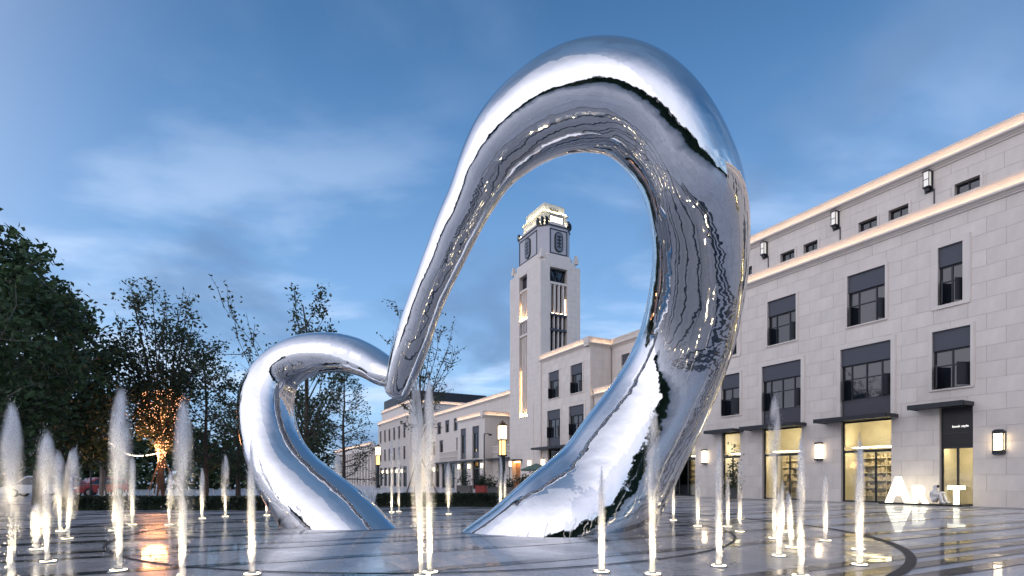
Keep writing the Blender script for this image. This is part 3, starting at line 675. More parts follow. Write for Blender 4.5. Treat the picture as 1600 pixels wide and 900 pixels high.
def catmull(pts, n):
    out = []
    for i in range(len(pts) - 1):
        p0 = pts[max(i - 1, 0)]; p1 = pts[i]; p2 = pts[i + 1]; p3 = pts[min(i + 2, len(pts) - 1)]
        for k in range(n):
            t = k / n
            out.append(0.5 * ((2 * p1) + (p2 - p0) * t + (2 * p0 - 5 * p1 + 4 * p2 - p3) * t * t + (3 * p1 - p0 - 3 * p2 + p3) * t ** 3))
    out.append(pts[-1]); return out
def smooth(v, it):
    for _ in range(it):
        v = [v[0]] + [v[i - 1] * .25 + v[i] * .5 + v[i + 1] * .25 for i in range(1, len(v) - 1)] + [v[-1]]
    return v
def loop(pairs, name, parent, leans, flat=None, cap0=False, nseg=64):
    st = [station(a, b, *plane(l)) for (a, b), l in zip(pairs, leans)]; PN = plane(leans[len(leans) // 2])[0]
    four = [Vector((c.x, c.y, c.z, r)) for c, r in st]
    pts = smooth(catmull(four, 8), 6)
    m = MB(); n = nseg; rings = []
    for i, q in enumerate(pts):
        p = Vector(q[:3]); d = (Vector(pts[min(i + 1, len(pts) - 1)][:3]) - Vector(pts[max(i - 1, 0)][:3])).normalized()
        b = PN; a = d.cross(b).normalized(); r = q[3]; fz = flat(i / (len(pts) - 1)) if flat else 1.0
        rings.append([p + a * (r * math.cos(2 * math.pi * k / n)) + b * (r * fz * math.sin(2 * math.pi * k / n)) for k in range(n)])
    if cap0: # rounded tip
        q = pts[0]; p = Vector(q[:3]); d = (Vector(pts[0][:3]) - Vector(pts[1][:3])).normalized(); extra = []
        c0 = rings[0]
        for s in (0.3, 0.6, 0.82, 0.95, 0.995):
            extra.append([p + (v - p) * math.sqrt(1 - s * s) + d * (q[3] * .8 * s) for v in c0])
        rings = extra[::-1] + rings
    vs = [v for r_ in rings for v in r_]; fs = []
    for i in range(len(rings) - 1):
        for k in range(n): fs.append((i * n + k, i * n + (k + 1) % n, (i + 1) * n + (k + 1) % n, (i + 1) * n + k))
    fs += [tuple(range(n - 1, -1, -1)), tuple((len(rings) - 1) * n + k for k in range(n))]
    m.o = parent.location.copy(); m.add(vs, fs)
    return m.build(name, STEEL, parent, smooth=True)
heart = thing('heart_sculpture', 'giant mirror-polished steel heart sculpture of two open loops rising from the fountain floor', 'sculpture', (CC.x, CC.y, 0))
big = [((601, 602), (640, 613)), ((611, 543), (664, 563)), ((632, 480), (688, 489)), ((649, 430), (706, 450)), ((665, 386), (726, 410)), ((681, 341), (746, 372)), ((702, 292), (771, 328)), ((727, 225), (793, 299)), ((760, 166), (815, 279)), ((805, 116), (848, 257)),
       ((868, 73), (887, 243)), ((935, 54), (925, 239)), ((1011, 66), (958, 247)), ((1075, 110), (985, 272)), ((1130, 185), (1005, 305)), ((1164, 270), (1016, 345)), ((1172, 345), (1021, 393)),
       ((1168, 442), (1016, 440)), ((1152, 529), (1003, 505)), ((1130, 594), (980, 565)), ((1105, 655), (945, 625)), ((1075, 712), (900, 690)), ((1050, 770), (864, 738)), ((1026, 815), (822, 779)), ((998, 852), (780, 816)), ((965, 900), (738, 850)), ((925, 960), (680, 890))]
small = [((540, 930), (690, 930)), ((490, 872), (640, 872)), ((448, 820), (590, 818)), ((421, 790), (548, 778)), ((396, 750), (505, 738)), ((380, 703), (478, 708)), ((372, 655), (463, 676)), ((372, 615), (458, 645)), ((386, 578), (461, 616)), ((413, 549), (472, 598)),
         ((450, 528), (494, 586)), ((500, 519), (519, 582)), ((544, 524), (548, 584)), ((580, 539), (573, 592)), ((606, 556), (594, 604)), ((628, 572), (616, 606))]
loop(big, 'big_loop', heart, [20] * 15 + [19, 15, 8, -2, -9, -13, -15, -15, -12, -4, 0, 0], flat=lambda t: 1.0 - .22 * max(0, (t - .72) / .28), cap0=True)
loop(small, 'small_loop', heart, [-8] * (len(small) - 6) + [-6, -2, 3, 9, 15, 20], flat=lambda t: 1.0 - .2 * max(0, (.3 - t) / .3))
# thin weld collars where the two feet meet the floor
# ------------------------------------------------------------------ fountain jets
def water_mat(name, alpha):
    m = bpy.data.materials.new(name); m.use_nodes = True; t = m.node_tree; t.nodes.clear()
    o = t.nodes.new('ShaderNodeOutputMaterial'); mx = t.nodes.new('ShaderNodeMixShader'); tr = t.nodes.new('ShaderNodeBsdfTransparent')
    d = t.nodes.new('ShaderNodeBsdfDiffuse'); tl = t.nodes.new('ShaderNodeBsdfTranslucent'); ad = t.nodes.new('ShaderNodeMixShader'); ad.inputs[0].default_value = .5
    d.inputs[0].default_value = (.92, .93, .95, 1); tl.inputs[0].default_value = (.92, .93, .95, 1)
    t.links.new(d.outputs[0], ad.inputs[1]); t.links.new(tl.outputs[0], ad.inputs[2]); mx.inputs[0].default_value = alpha
    t.links.new(tr.outputs[0], mx.inputs[1]); t.links.new(ad.outputs[0], mx.inputs[2]); t.links.new(mx.outputs[0], o.inputs[0])
    return m
def spray_mat(name, dens, head):
    """fine spray: thick on the axis, thinning outwards, broken into vertical wisps"""
    m = bpy.data.materials.new(name); m.use_nodes = True; t = m.node_tree; t.nodes.clear(); lk = t.links.new
    def mt(op, a, b=None, clamp=False):
        n = t.nodes.new('ShaderNodeMath'); n.operation = op; n.use_clamp = clamp
        for i, q in enumerate((a, b)):
            if q is None: continue
            if isinstance(q, (int, float)): n.inputs[i].default_value = q
            else: lk(q, n.inputs[i])
        return n.outputs[0]
    o = t.nodes.new('ShaderNodeOutputMaterial'); v = t.nodes.new('ShaderNodeVolumePrincipled'); v.inputs['Color'].default_value = (.98, .98, .985, 1)
    c = t.nodes.new('ShaderNodeTexCoord'); sp = t.nodes.new('ShaderNodeSeparateXYZ'); lk(c.outputs['Generated'], sp.inputs[0])
    dx = mt('MULTIPLY', mt('SUBTRACT', sp.outputs[0], .5), 2); dy = mt('MULTIPLY', mt('SUBTRACT', sp.outputs[1], .5), 2)
    r2 = mt('ADD', mt('MULTIPLY', dx, dx), mt('MULTIPLY', dy, dy))
    rp = t.nodes.new('ShaderNodeValToRGB'); lk(sp.outputs[2], rp.inputs[0]); e = rp.color_ramp.elements; e[0].position = 0; e[0].color = (0, 0, 0, 1); e[1].position = 1; e[1].color = (0, 0, 0, 1)
    for p, q in ((.2, .10), (.5, .34), (.75, .9), (.87, 1.0), (.95, .45)): k = e.new(p); k.color = (q, q, q, 1)
    wd = t.nodes.new('ShaderNodeValToRGB'); lk(sp.outputs[2], wd.inputs[0]); e = wd.color_ramp.elements; e[0].position = 0; e[0].color = (.9, .9, .9, 1); e[1].position = 1; e[1].color = (.06, .06, .06, 1)
    for p, q in ((.4, .9), (.7, .72), (.85, .42), (.94, .2)): k = e.new(p); k.color = (q, q, q, 1)
    fall = mt('POWER', mt('SUBTRACT', 1, mt('DIVIDE', r2, wd.outputs[0]), True), 1.6)
    mp = t.nodes.new('ShaderNodeMapping'); mp.inputs['Scale'].default_value = (6.5, 6.5, 1.3); g2 = t.nodes.new('ShaderNodeNewGeometry'); lk(g2.outputs['Position'], mp.inputs[0])
    n = t.nodes.new('ShaderNodeTexNoise'); n.inputs['Scale'].default_value = 1; n.inputs['Detail'].default_value = 3; lk(mp.outputs[0], n.inputs['Vector'])
    ns = t.nodes.new('ShaderNodeMapRange'); ns.inputs[1].default_value = .38; ns.inputs[2].default_value = .66; ns.inputs[3].default_value = .02; ns.inputs[4].default_value = 2.1; lk(n.outputs[0], ns.inputs[0])
    d = mt('MULTIPLY', mt('MULTIPLY', fall, ns.outputs[0]), dens)
    if head: d = mt('MULTIPLY', d, rp.outputs[0])
    lk(d, v.inputs['Density']); lk(v.outputs[0], o.inputs['Volume']); return m
DROP = water_mat('water_drops', .4)
MIST = spray_mat('water_mist', 15, True); MISTC = spray_mat('water_core', 24, False)
LENS = mat('nozzle_lamp', (.9, .85, .7), .4, emit=(1, .80, .48), es=6)
NOZ = mat('nozzle_steel', (.5, .5, .5), .25, 1.0)
def jet(px, py, top, wpx, label, lean=0.0, n=1500, power=16, seed=0, arch=0.0, py_base=None):
    """one fountain jet: nozzle, ring lamp, rising column, spray head and drops"""
    p = gnd(px, py); H = (py - top) * p.y / FPX; rw = 0.44 * wpx * p.y / FPX; rg = random.Random(seed)
    t = thing('fountain_jet', label, 'fountain jet', p, 0, 'fountain jets rising from the plaza floor')
    MB().lathe([(.125, .0), (.125, .016), (.11, .020), (.065, .020), (.055, .034), (.02, .036)], n=20).build('nozzle', NOZ, t, (0, 0, .006))
    MB().lathe([(.102, .017), (.102, .0225), (.072, .0225), (.072, .017)], n=20).build('ring_lamp', LENS, t, (0, 0, .006))
    def cx(z): u = z / H; return lean * H * u * u ** .3
    # rising column
    def lath(prof, n_=12):
        m = MB(); m.lathe(prof, n=n_); m.v = [(x + cx(z), y, z) for x, y, z in m.v]; return m
    r0 = .045
    lath([(r0, .04), (r0 * 1.1, .3 * H), (r0 * 1.4, .6 * H), (r0 * 1.5, .8 * H), (r0 * 1.1, .92 * H), (.01, 1.0 * H)]).build('water_column', MISTC, t, smooth=True)
    rs = max(rw * 1.25, .07)
    lath([(rs, .22 * H), (rs, .5 * H), (rs, .8 * H), (rs * .8, .97 * H), (rs * .4, 1.05 * H)], 14).build('spray_head', MIST, t, smooth=True)
    m = MB()
    for i in range(n):
        k = rg.random()
        if k < .30: z = rg.uniform(.03, .95) * H; rr = abs(rg.gauss(0, .020 + .035 * z / H)); 
        elif k < .80:
            u = rg.betavariate(4.5, 1.8) * rg.choice((1, 1, 1.06)); z = u * H * 1.03; rr = abs(rg.gauss(0, rw * .42 * (1.2 - abs(u - .75)))) * (1 if u < .9 else .75)
        else: u = rg.uniform(.08, .9); z = u * H; rr = abs(rg.gauss(0, rw * (.75 + .35 * (1 - u))))
        an = rg.uniform(0, 2 * math.pi); x = cx(z) + rr * math.cos(an); y = rr * math.sin(an)
        s = rg.uniform(.0025, .0050) * (p.y / 10) ** .5; l = s * rg.uniform(2.0, 6.0)
        m.add([(x, y, z - l), (x + s, y, z), (x - s * .5, y + s * .87, z), (x - s * .5, y - s * .87, z), (x, y, z + l)], [(0, 2, 1), (0, 3, 2), (0, 1, 3), (4, 1, 2), (4, 2, 3), (4, 3, 1)])
    for i in range(90):
        an = rg.uniform(0, 6.283); rr = .05 + abs(rg.gauss(0, .13)); z = abs(rg.gauss(.02, .10)) * max(.2, 1 - rr * 2); x = rr * math.cos(an); y = rr * math.sin(an); s = rg.uniform(.003, .006)
        m.add([(x, y, z - s), (x + s, y, z), (x - s * .5, y + s * .87, z), (x - s * .5, y - s * .87, z), (x, y, z + s)], [(0, 2, 1), (0, 3, 2), (0, 1, 3), (4, 1, 2), (4, 2, 3), (4, 3, 1)])
    tag(m.build('drops', DROP, t), kind='stuff')
    ld = bpy.data.lights.new('jet_lamp', 'SPOT'); ld.energy = power * (6 + 3 * H); ld.shadow_soft_size = .03; ld.color = (1, .80, .50); ld.spot_size = R(46); ld.spot_blend = 1
    lo_ = bpy.data.objects.new('jet_lamp', ld); COL.objects.link(lo_); lo_.location = (0, -.115, .035); lo_.parent = t
    lo_.rotation_euler = (Vector((cx(.6 * H), 0, .6 * H)) - Vector(lo_.location)).to_track_quat('-Z', 'Y').to_euler()
    return t
JETS = [
 (18, 906, 640, 36, 'very tall broad white jet at the left edge of the photo', .0),
 (57, 860, 788, 18, 'short stout jet, the lowest one, near the left edge', .0),
 (75, 879, 678, 30, 'bright tall jet just right of the short stout one at left', -.03),
 (95, 831, 708, 20, 'farther slim jet whose head bends left, in front of the white car', -.05),
 (105, 843, 702, 20, 'slanting jet leaning right in front of the second white car', .10),
 (177, 830, 640, 16, 'thin leaning jet just left of the very tall left jet', .06),
 (185, 893, 618, 34, 'very tall jet in the left foreground before the dark trees', .03),
 (207, 821, 714, 12, 'thin farther jet just right of the very tall left jet', .0),
 (264, 821, 738, 10, 'thin jet leaning right in front of the light-wrapped tree trunk', .05),
 (285, 908, 632, 32, 'tall foreground jet in front of the light-wrapped tree', .01),
 (316, 811, 735, 10, 'small thin jet right of the light-wrapped tree', .0),
 (352, 808, 714, 14, 'slim jet left of the small loop, before the dark shrubs', .0),
 (394, 899, 700, 10, 'thin straight foreground jet before the left flank of the small loop', -.01),
 (417, 806, 742, 8, 'faint jet almost hidden behind the foot of the small loop', .0),
 (528, 806, 712, 16, 'jet head showing above the foot of the small loop, inside its opening', .0),
 (612, 801, 690, 8, 'thin jet of the close pair inside the heart, left one', .0),
 (623, 800, 690, 8, 'thin jet of the close pair inside the heart, right one', .0),
 (660, 902, 598, 24, 'tallest broad foreground jet under the tip of the heart', -.05),
 (672, 896, 600, 22, 'tall foreground jet close on the right of the one under the heart tip', -.01),
 (701, 804, 726, 14, 'short feathery jet in front of the low block with tall windows', .0),
 (782, 801, 716, 9, 'slim distant jet below the column lantern', .0),
 (789, 799, 738, 6, 'faint thread of water just right of the slim jet below the column lantern', .0),
 (940, 895, 740, 10, 'thin foreground jet before the white foot of the big loop', .0),
 (1020, 899, 640, 28, 'tall broad foreground jet at the right side of the big loop foot', -.01),
 (1052, 814, 745, 8, 'faint far jet just right of the big loop foot', .0),
 (1090, 823, 752, 9, 'slim far jet in front of the shop with dark plant', .0),
 (1123, 886, 700, 14, 'bright foreground jet right of the big loop foot', .0),
 (1137, 824, 750, 7, 'thin far jet behind the bright foreground jet, left of a pair', .0),
 (1156, 832, 720, 9, 'thin far jet behind the bright foreground jet, right of a pair', .0),
 (1209, 842, 626, 22, 'tall plume in front of the second lit shop', .01),
 (1217, 870, 770, 9, 'short bright jet at the foot of the tall plume', .0),
 (1223, 832, 752, 7, 'thin far jet close behind the tall plume before the shops', .0),
 (1237, 857, 770, 7, 'small jet leaning left beside the tall plume', -.08),
 (1251, 902, 690, 14, 'foreground jet between the tall plume and the lit letters', .0),
 (1290, 846, 745, 9, 'slim jet in front of the wall between the two lit shops', -.02),
 (1341, 860, 748, 9, 'thin farther jet rising close behind the nearest jet before the lit letters', .0),
 (1343, 884, 690, 18, 'bright jet nearest to the lit letters', .0),
]
for i, (px, py, top, wpx, lab, lean) in enumerate(JETS):
    big_ = (py - top) > 150
    jet(px, py, top, wpx, lab, lean, n=1500 if big_ else 700, power=(14 if py > 855 else 11), seed=100 + i)

# ------------------------------------------------------------------ trees
def leaf_mat(name, col):
    m = bpy.data.materials.new(name); m.use_nodes = True; t = m.node_tree; b = t.nodes['Principled BSDF']; b.inputs['Roughness'].default_value = .55
    o = [n for n in t.nodes if n.type == 'OUTPUT_MATERIAL'][0]
    gi = t.nodes.new('ShaderNodeNewGeometry'); rp = t.nodes.new('ShaderNodeValToRGB'); t.links.new(gi.outputs['Random Per Island'], rp.inputs[0])
    rp.color_ramp.elements[0].color = (*[q * .5 for q in col], 1); rp.color_ramp.elements[1].color = (*[q * 1.5 for q in col], 1)
    t.links.new(rp.outputs[0], b.inputs['Base Color'])
    tl = t.nodes.new('ShaderNodeBsdfTranslucent'); t.links.new(rp.outputs[0], tl.inputs[0]); mx = t.nodes.new('ShaderNodeMixShader'); mx.inputs[0].default_value = .3
    t.links.new(b.outputs[0], mx.inputs[1]); t.links.new(tl.outputs[0], mx.inputs[2]); t.links.new(mx.outputs[0], o.inputs[0]); return m
LEAF_P = leaf_mat('plane_leaf', (.050, .090, .032)); LEAF_D = leaf_mat('dark_leaf', (.038, .068, .026)); LEAF_G = leaf_mat('grey_green_leaf', (.055, .078, .040)); LEAF_S = leaf_mat('shrub_leaf', (.030, .048, .024))
BARK = mat('bark', (.085, .065, .05), .85, var=.25, nscale=6, stretch=(1, 1, .3)); BARKL = mat('pale_bark', (.20, .18, .155), .8, var=.35, nscale=4)
def leaf(m, p, s, rg):
    a = Vector((rg.gauss(0, 1), rg.gauss(0, 1), rg.gauss(0, .7))).normalized(); b = a.cross(Vector((rg.gauss(0, 1), rg.gauss(0, 1), rg.gauss(0, 1)))).normalized(); n = a.cross(b) * (.18 * s)
    i = len(m.v); m.v += [tuple(p - a * s), tuple(p + b * (.55 * s) + n), tuple(p + a * s), tuple(p - b * (.55 * s) + n)]; m.f += [(i, i + 1, i + 2), (i, i + 2, i + 3)]
def tree(name, label, base, H, R_, hb, seed, leafm, nleaf=5000, ls=.16, limbs=16, twigs=7, shape='round', bark=None, r0=.16, sig=.35, up=.5, lean=(0, 0), group='trees beside the plaza', asym=None):
    """tapered trunk, curved limbs to the crown envelope, twigs, and leaves clustered round the twigs"""
    rg = random.Random(seed); t = thing(name, label, 'tree', base, 0, group); m = MB(); anchors = []
    TF = .5 if shape == 'vase' else .93; tp = []
    for i in range(9):
        u = i / 8; tp.append(Vector((lean[0] * u * u + rg.gauss(0, .05) * u * H / 8, lean[1] * u + rg.gauss(0, .05) * u * H / 8, H * TF * u)))
    m.tube(tp, [r0 * (1.25 if i == 0 else 1) * (1 - .88 * i / 8) + .012 for i in range(9)], 7)
    def trunk(u):
        u = max(0, min(.999, u)) * 8; i = int(u); return tp[i].lerp(tp[i + 1], u - i)
    def env(u):   # crown radius at height fraction of the crown
        if shape == 'round': return math.sin(math.pi * min(1, max(0, .12 + .84 * u))) ** .7
        if shape == 'vase': return (.30 + .78 * u) * (1 if u < .72 else max(.25, 1 - (u - .72) * 2.0))
        if shape == 'cone': return 1.05 * (1 - u) ** .75 + .08
        return .55 + .5 * math.sin(math.pi * u)
    for i in range(limbs):
        u = (i + rg.random()) / limbs; an = i * 2.4 + rg.uniform(-.5, .5); z1 = hb + (H - hb) * u; rr = R_ * env(u) * rg.uniform(.72, 1.08)
        if asym: rr *= 1 + asym[0] * math.cos(an - asym[1])
        z0 = max(hb * .85, z1 - rr * up * rg.uniform(.8, 1.6) - .2) if shape != 'vase' else hb * rg.uniform(.85, 1.25)
        s = trunk(z0 / (H * TF)); e = Vector((trunk(z1 / (H * TF)).x + rr * math.cos(an), trunk(z1 / (H * TF)).y + rr * math.sin(an), z1))
        mid = s.lerp(e, .5) + Vector((0, 0, -.08 * rr if shape != 'vase' else .1 * rr)) + Vector((rg.gauss(0, .1), rg.gauss(0, .1), 0)) * rr * .4
        pts = [s, s.lerp(mid, .55) + Vector((0, 0, .02)), mid, mid.lerp(e, .55) + Vector((rg.gauss(0, .05), rg.gauss(0, .05), rg.gauss(0, .05))) * rr, e]
        rl = r0 * .42 * (1 - .6 * z0 / H); m.tube(pts, [rl, rl * .75, rl * .5, rl * .3, .008], 5)
        for k in range(twigs):
            v = rg.uniform(.3, 1); j = min(3, int(v * 4)); q = pts[j].lerp(pts[j + 1], v * 4 - j)
            d = (e - s).normalized() * .7 + Vector((rg.gauss(0, .6), rg.gauss(0, .6), rg.gauss(.25, .5))); L_ = rr * rg.uniform(.2, .5) + .15
            q2 = q + d.normalized() * L_; m.tube([q, q.lerp(q2, .5) + Vector((rg.gauss(0, .05), rg.gauss(0, .05), rg.gauss(0, .05))) * L_, q2], [.022 * r0 / .16, .014 * r0 / .16, .005], 4)
            anchors.append((q, q2))
        anchors.append((mid, e))
    m.build('trunk', bark or BARK, t)
    c = MB()
    for i in range(nleaf):
        q, q2 = anchors[rg.randrange(len(anchors))]; p = q.lerp(q2, rg.random() ** .7) + Vector((rg.gauss(0, sig), rg.gauss(0, sig), rg.gauss(0, sig * .8)))
        leaf(c, p, ls * rg.uniform(.6, 1.25), rg)
    c.build('crown', leafm, t)
    return t, anchors
def hgt(py, y): return zat(py, y)
t1, an1 = tree('plane_tree', 'dark broad-leaved tree cut by the left edge of the photo, the tallest on the left', atd(-28, 22), 11.6, 3.3, 2.6, 1, LEAF_P, 9000, .17, 26, 8, 'round', BARKL, .2, .42)
rg = random.Random(77); bl = MB(); leaf(bl, Vector((0, 0, 0)), .24, rg)   # the largest leaves, on the twigs that stick out at the top left
bm_ = bl.mesh('leaf', LEAF_P)
tm = MB(); tb = t1.location
for k, (px, py) in enumerate([(18, 358), (8, 380), (26, 372), (34, 392), (14, 402), (40, 418), (22, 425), (6, 432), (30, 440), (46, 428)]):
    y = 22 + rg.uniform(-.6, .6); c = atd(px, y, zat(py, y)) - tb; st_p = atd(-4, y, zat(py + 40, y)) - tb
    tm.tube([st_p, st_p.lerp(c, .5) + Vector((0, 0, .08)), c], [.025, .016, .006], 4)
    for j in range(6):
        o = link('leaf', bm_, t1, c + Vector((rg.gauss(0, .16), rg.gauss(0, .2), rg.gauss(0, .14)))); o.rotation_euler = (rg.uniform(0, 6.3), rg.uniform(0, 6.3), rg.uniform(0, 6.3)); s_ = rg.uniform(.6, 1.1); o.scale = (s_, s_, s_)
tm.build('twig', BARK, t1)
tree('plane_tree', 'dark dense tree second from the left edge, pointed top', atd(58, 29), 12.0, 3.5, 2.6, 2, LEAF_D, 11000, .17, 26, 8, 'round', BARKL, .2, .45)
tree('plane_tree', 'dark dense tree behind the lamp post, third from the left edge', atd(103, 33), 12.3, 3.0, 2.6, 3, LEAF_D, 7500, .17, 24, 8, 'round', BARKL, .2, .42)
tree('plane_tree', 'lower dark tree just left of the light-wrapped tree', atd(160, 40), 10.2, 2.8, 2.6, 4, LEAF_D, 4500, .16, 22, 8, 'round', BARKL, .2, .42)
tree('plane_tree', 'dark tree filling the gap low between the left trees', atd(30, 46), 11.5, 4.5, 2.6, 14, LEAF_D, 5000, .22, 22, 8, 'round', BARKL, .2, .5)
tl_, anl = tree('light_wrapped_tree', 'vase-shaped tree whose lower branches are wrapped in warm fairy lights', atd(252, 34), 13.6, 3.1, 3.2, 5, LEAF_G, 8500, .13, 44, 8, 'vase', BARK, .24, .24, .9)
tree('street_tree', 'dark loose tree right of the light-wrapped tree, left of the small loop', atd(322, 37), 10.6, 2.6, 2.2, 6, LEAF_D, 3200, .12, 30, 7, 'round', BARK, .16, .3)
tree('street_tree', 'dark low tree touching the left flank of the small loop', atd(372, 42), 9.0, 2.4, 1.5, 16, LEAF_D, 2400, .14, 22, 7, 'round', BARK, .16, .3)
tree('street_tree', 'loose tree rising behind the top of the small loop', atd(478, 27), 10.6, 3.3, 2.4, 7, LEAF_G, 3800, .10, 30, 7, 'other', BARK, .15, .16, 1.3, asym=(.5, math.pi))
tree('conical_tree', 'conical tree seen through the small loop with tiers of bare twigs', atd(537, 34), 8.4, 2.5, 1.6, 8, LEAF_G, 3600, .075, 34, 7, 'cone', BARK, .12, .15, .25)
tree('street_tree', 'dark shrubby tree inside the small loop at its left rim', atd(472, 40), 7.6, 2.6, 1.2, 18, LEAF_D, 2600, .14, 24, 7, 'round', BARK, .14, .3)
tree('twiggy_tree', 'nearly bare twiggy tree behind the tip of the heart', atd(655, 32), 11.8, 3.0, 4.2, 9, LEAF_G, 1500, .085, 26, 9, 'vase', BARK, .15, .12, 1.3)
# fairy lights wound round the lower limbs of the vase-shaped tree
FAIRY = mat('fairy_light', (.9, .6, .35), .4, emit=(1, .42, .20), es=2.6)
fl_ = MB(); rg = random.Random(12); base = tl_.location
for q, q2 in anl:
    for k in range(5):
        p = q.lerp(q2, rg.random()); 
        if p.z < 6.6 and (p.x ** 2 + p.y ** 2) ** .5 < 1.9: fl_.ball(p + Vector((rg.gauss(0, .08), rg.gauss(0, .08), rg.gauss(0, .08))), .016, 3)
for k in range(1500):
    z = rg.betavariate(1.4, 2.4) * 4.6 + 1.9; r = .2 + max(0, z - 2.6) * .2; an = rg.uniform(0, 6.3); rr = r * rg.uniform(.4, 1.0)
    fl_.ball((rr * math.cos(an), rr * math.sin(an), z), .017, 3)
ft = fl_.build('fairy_lights', FAIRY, None, tuple(base)); tag(ft, 'warm orange fairy lights wound round the limbs of the vase-shaped tree', 'fairy lights')
fld = bpy.data.lights.new('fairy_glow', 'POINT'); fld.energy = 150; fld.color = (1, .42, .18); fld.shadow_soft_size = .7
flo = bpy.data.objects.new('fairy_glow', fld); COL.objects.link(flo); flo.parent = ft; flo.location = (0, -.6, 3.4)
fl2 = bpy.data.objects.new('fairy_glow', fld); COL.objects.link(fl2); fl2.parent = ft; fl2.location = (.1, -.3, 5.2)
gar = MB(); gb = MB(); pA = atd(142, 42, zat(652, 42)); pB = base + Vector((-.2, 0, 3.0))
pts = [pA.lerp(pB, i / 24) + Vector((0, 0, -1.2 * math.sin(math.pi * i / 24))) for i in range(25)]; gar.tube(pts, .012, 4)
pC = atd(118, 40, zat(622, 40)); gar.tube([pC, pA.lerp(pC, .5) + Vector((0, 0, -.1)), pA], .012, 4)
for a_, b_ in list(zip(pts, pts[1:])) + [(pC, pA)] * 3:
    for k in range(3): gb.ball(a_.lerp(b_, rg.random()) + Vector((0, 0, -.05)), .04, 3)
go = gar.build('garland', DARKM); tag(go, 'thin light garland strung from the lamp post to the light-wrapped tree', 'garland'); gb.build('bulbs', mat('garland_bulb', (.9, .8, .6), .4, emit=(1, .8, .55), es=2.5), go)
# timber props round the trunks
for (px, y, lab) in ((252, 34, 'tripod of wooden props round the trunk of the light-wrapped tree'), (655, 32, 'tripod of wooden props round the trunk of the nearly bare twiggy tree')):
    t = thing('tree_brace', lab, 'tree brace', atd(px, y))
    for k in range(3):
        an = k * 2.1 + .4; m = MB(); m.tube([(1.3 * math.cos(an), 1.3 * math.sin(an), 0), (.14 * math.cos(an), .14 * math.sin(an), 2.5)], .04, 6); m.build('prop', mat('prop_wood', (.16, .11, .07), .8), t)
    m = MB(); m.lathe([(.2, 2.3), (.2, 2.4)], n=8); m.build('collar', BARK, t)
# ------------------------------------------------------------------ hedges, shrubs, distant wood
def hedge(name, label, px0, px1, y, h, depth, seed, n=5000, ls=.07):
    a = atd(px0, y); b_ = atd(px1, y); Lx = b_.x - a.x; t = thing(name, label, 'hedge', ((a.x + b_.x) / 2, y + depth / 2, 0)); rg = random.Random(seed)
    m = MB(); m.box(-Lx / 2 + .1, Lx / 2 - .1, -depth / 2 + .1, depth / 2 - .1, 0, h * .86); m.build('branches', LEAF_S, t)
    c = MB()
    for i in range(n):
        x = rg.uniform(-1, 1); yy = rg.uniform(-1, 1); z = rg.random() ** .6
        if rg.random() < .5: yy = -1 + abs(rg.gauss(0, .1))
        else: z = 1 - abs(rg.gauss(0, .08))
        e = 1 - max(0, abs(x) - .96) * 8
        leaf(c, Vector((x * Lx / 2, yy * depth / 2, max(.02, z * h * e + rg.gauss(0, .025)))), ls * rg.uniform(.6, 1.2), rg)
    tag(c.build('foliage', LEAF_S, t), kind='stuff'); return t
hedge('clipped_hedge', 'long low clipped hedge behind the left jets', 82, 432, 23.5, .55, 1.6, 31, 9000)
hedge('clipped_hedge', 'low clipped hedge seen through the heart, below the low block', 586, 778, 26.5, .62, 1.8, 32, 6000)
hedge('clipped_hedge', 'short rounded hedge end close to the wooden planter', 784, 812, 26.5, .52, 1.5, 33, 1500)
kb = MB(); p0 = atd(-60, 22.6); p1 = atd(80, 22.6); kb.box(p0.x, p1.x, 22.6, 23.0, 0, .22)
tag(kb.build('kerb', KERB), 'pale low kerb wall at the left end of the hedge', 'kerb')
WH = mat('white_stake', (.75, .74, .70), .5)
def stakes(px0, px1, y, label, n, seed):
    rg = random.Random(seed); m = MB(); c = atd((px0 + px1) / 2, y)
    for i in range(n):
        x = atd(px0 + (px1 - px0) * (i + rg.uniform(-.3, .3)) / n, y).x - c.x; h = rg.uniform(.45, .85); dx = rg.uniform(-.12, .12); yy = rg.uniform(-.25, .25)
        m.tube([(x, yy, 0), (x + dx, yy, h)], [.032, .022], 5)
    tag(m.build('white_stakes', WH, None, c), label, 'stakes', None, 'stuff')
stakes(222, 272, 29, 'row of short white stakes behind the hedge at the light-wrapped tree', 16, 1); stakes(160, 200, 30, 'white stakes behind the hedge under the dark trees', 12, 2); stakes(318, 345, 29, 'small cluster of white stakes right of the light-wrapped tree', 8, 3)
stakes(562, 600, 33, 'white stakes behind the hedge inside the small loop', 14, 4); stakes(632, 690, 33, 'white stakes behind the hedge under the twiggy tree', 16, 5)
rg = random.Random(41); m = MB()
for i in range(15000):  # a dark distant wood closing the park on the left
    x = rg.uniform(-115, -34); h = 7.5 + 2.2 * math.sin(x * .35) + 1.4 * math.sin(x * 1.1); leaf(m, Vector((x, 78 + rg.gauss(0, 2), h * rg.random() ** .8)), .5 * rg.uniform(.6, 1.3), rg)
tag(m.build('distant_wood', LEAF_D), 'dark far-off belt of trees behind the left trees and cars', 'wood', None, 'stuff')
m = MB(); NA = 150
def oph(an): 
    k = max(0, min(1, (an - R(222)) / R(22))) * max(0, min(1, (R(318) - an) / R(14)))
    return 7 + 5.5 * k + 1.3 * math.sin(an * 19) + .8 * math.sin(an * 47), 105 - 45 * k
pr = []
for i in range(NA + 1):  # the belt across the square, seen only in the polished steel: dense shade inside, leafy outside
    an = R(190) + R(195) * i / NA; h, rr = oph(an); c_, s_ = math.cos(an), math.sin(an); pr += [(rr * c_, rr * s_, 0), ((rr + .6) * c_, (rr + .6) * s_, h * .9), ((rr + 6) * c_, (rr + 6) * s_, h * .9), ((rr + 6) * c_, (rr + 6) * s_, 0)]
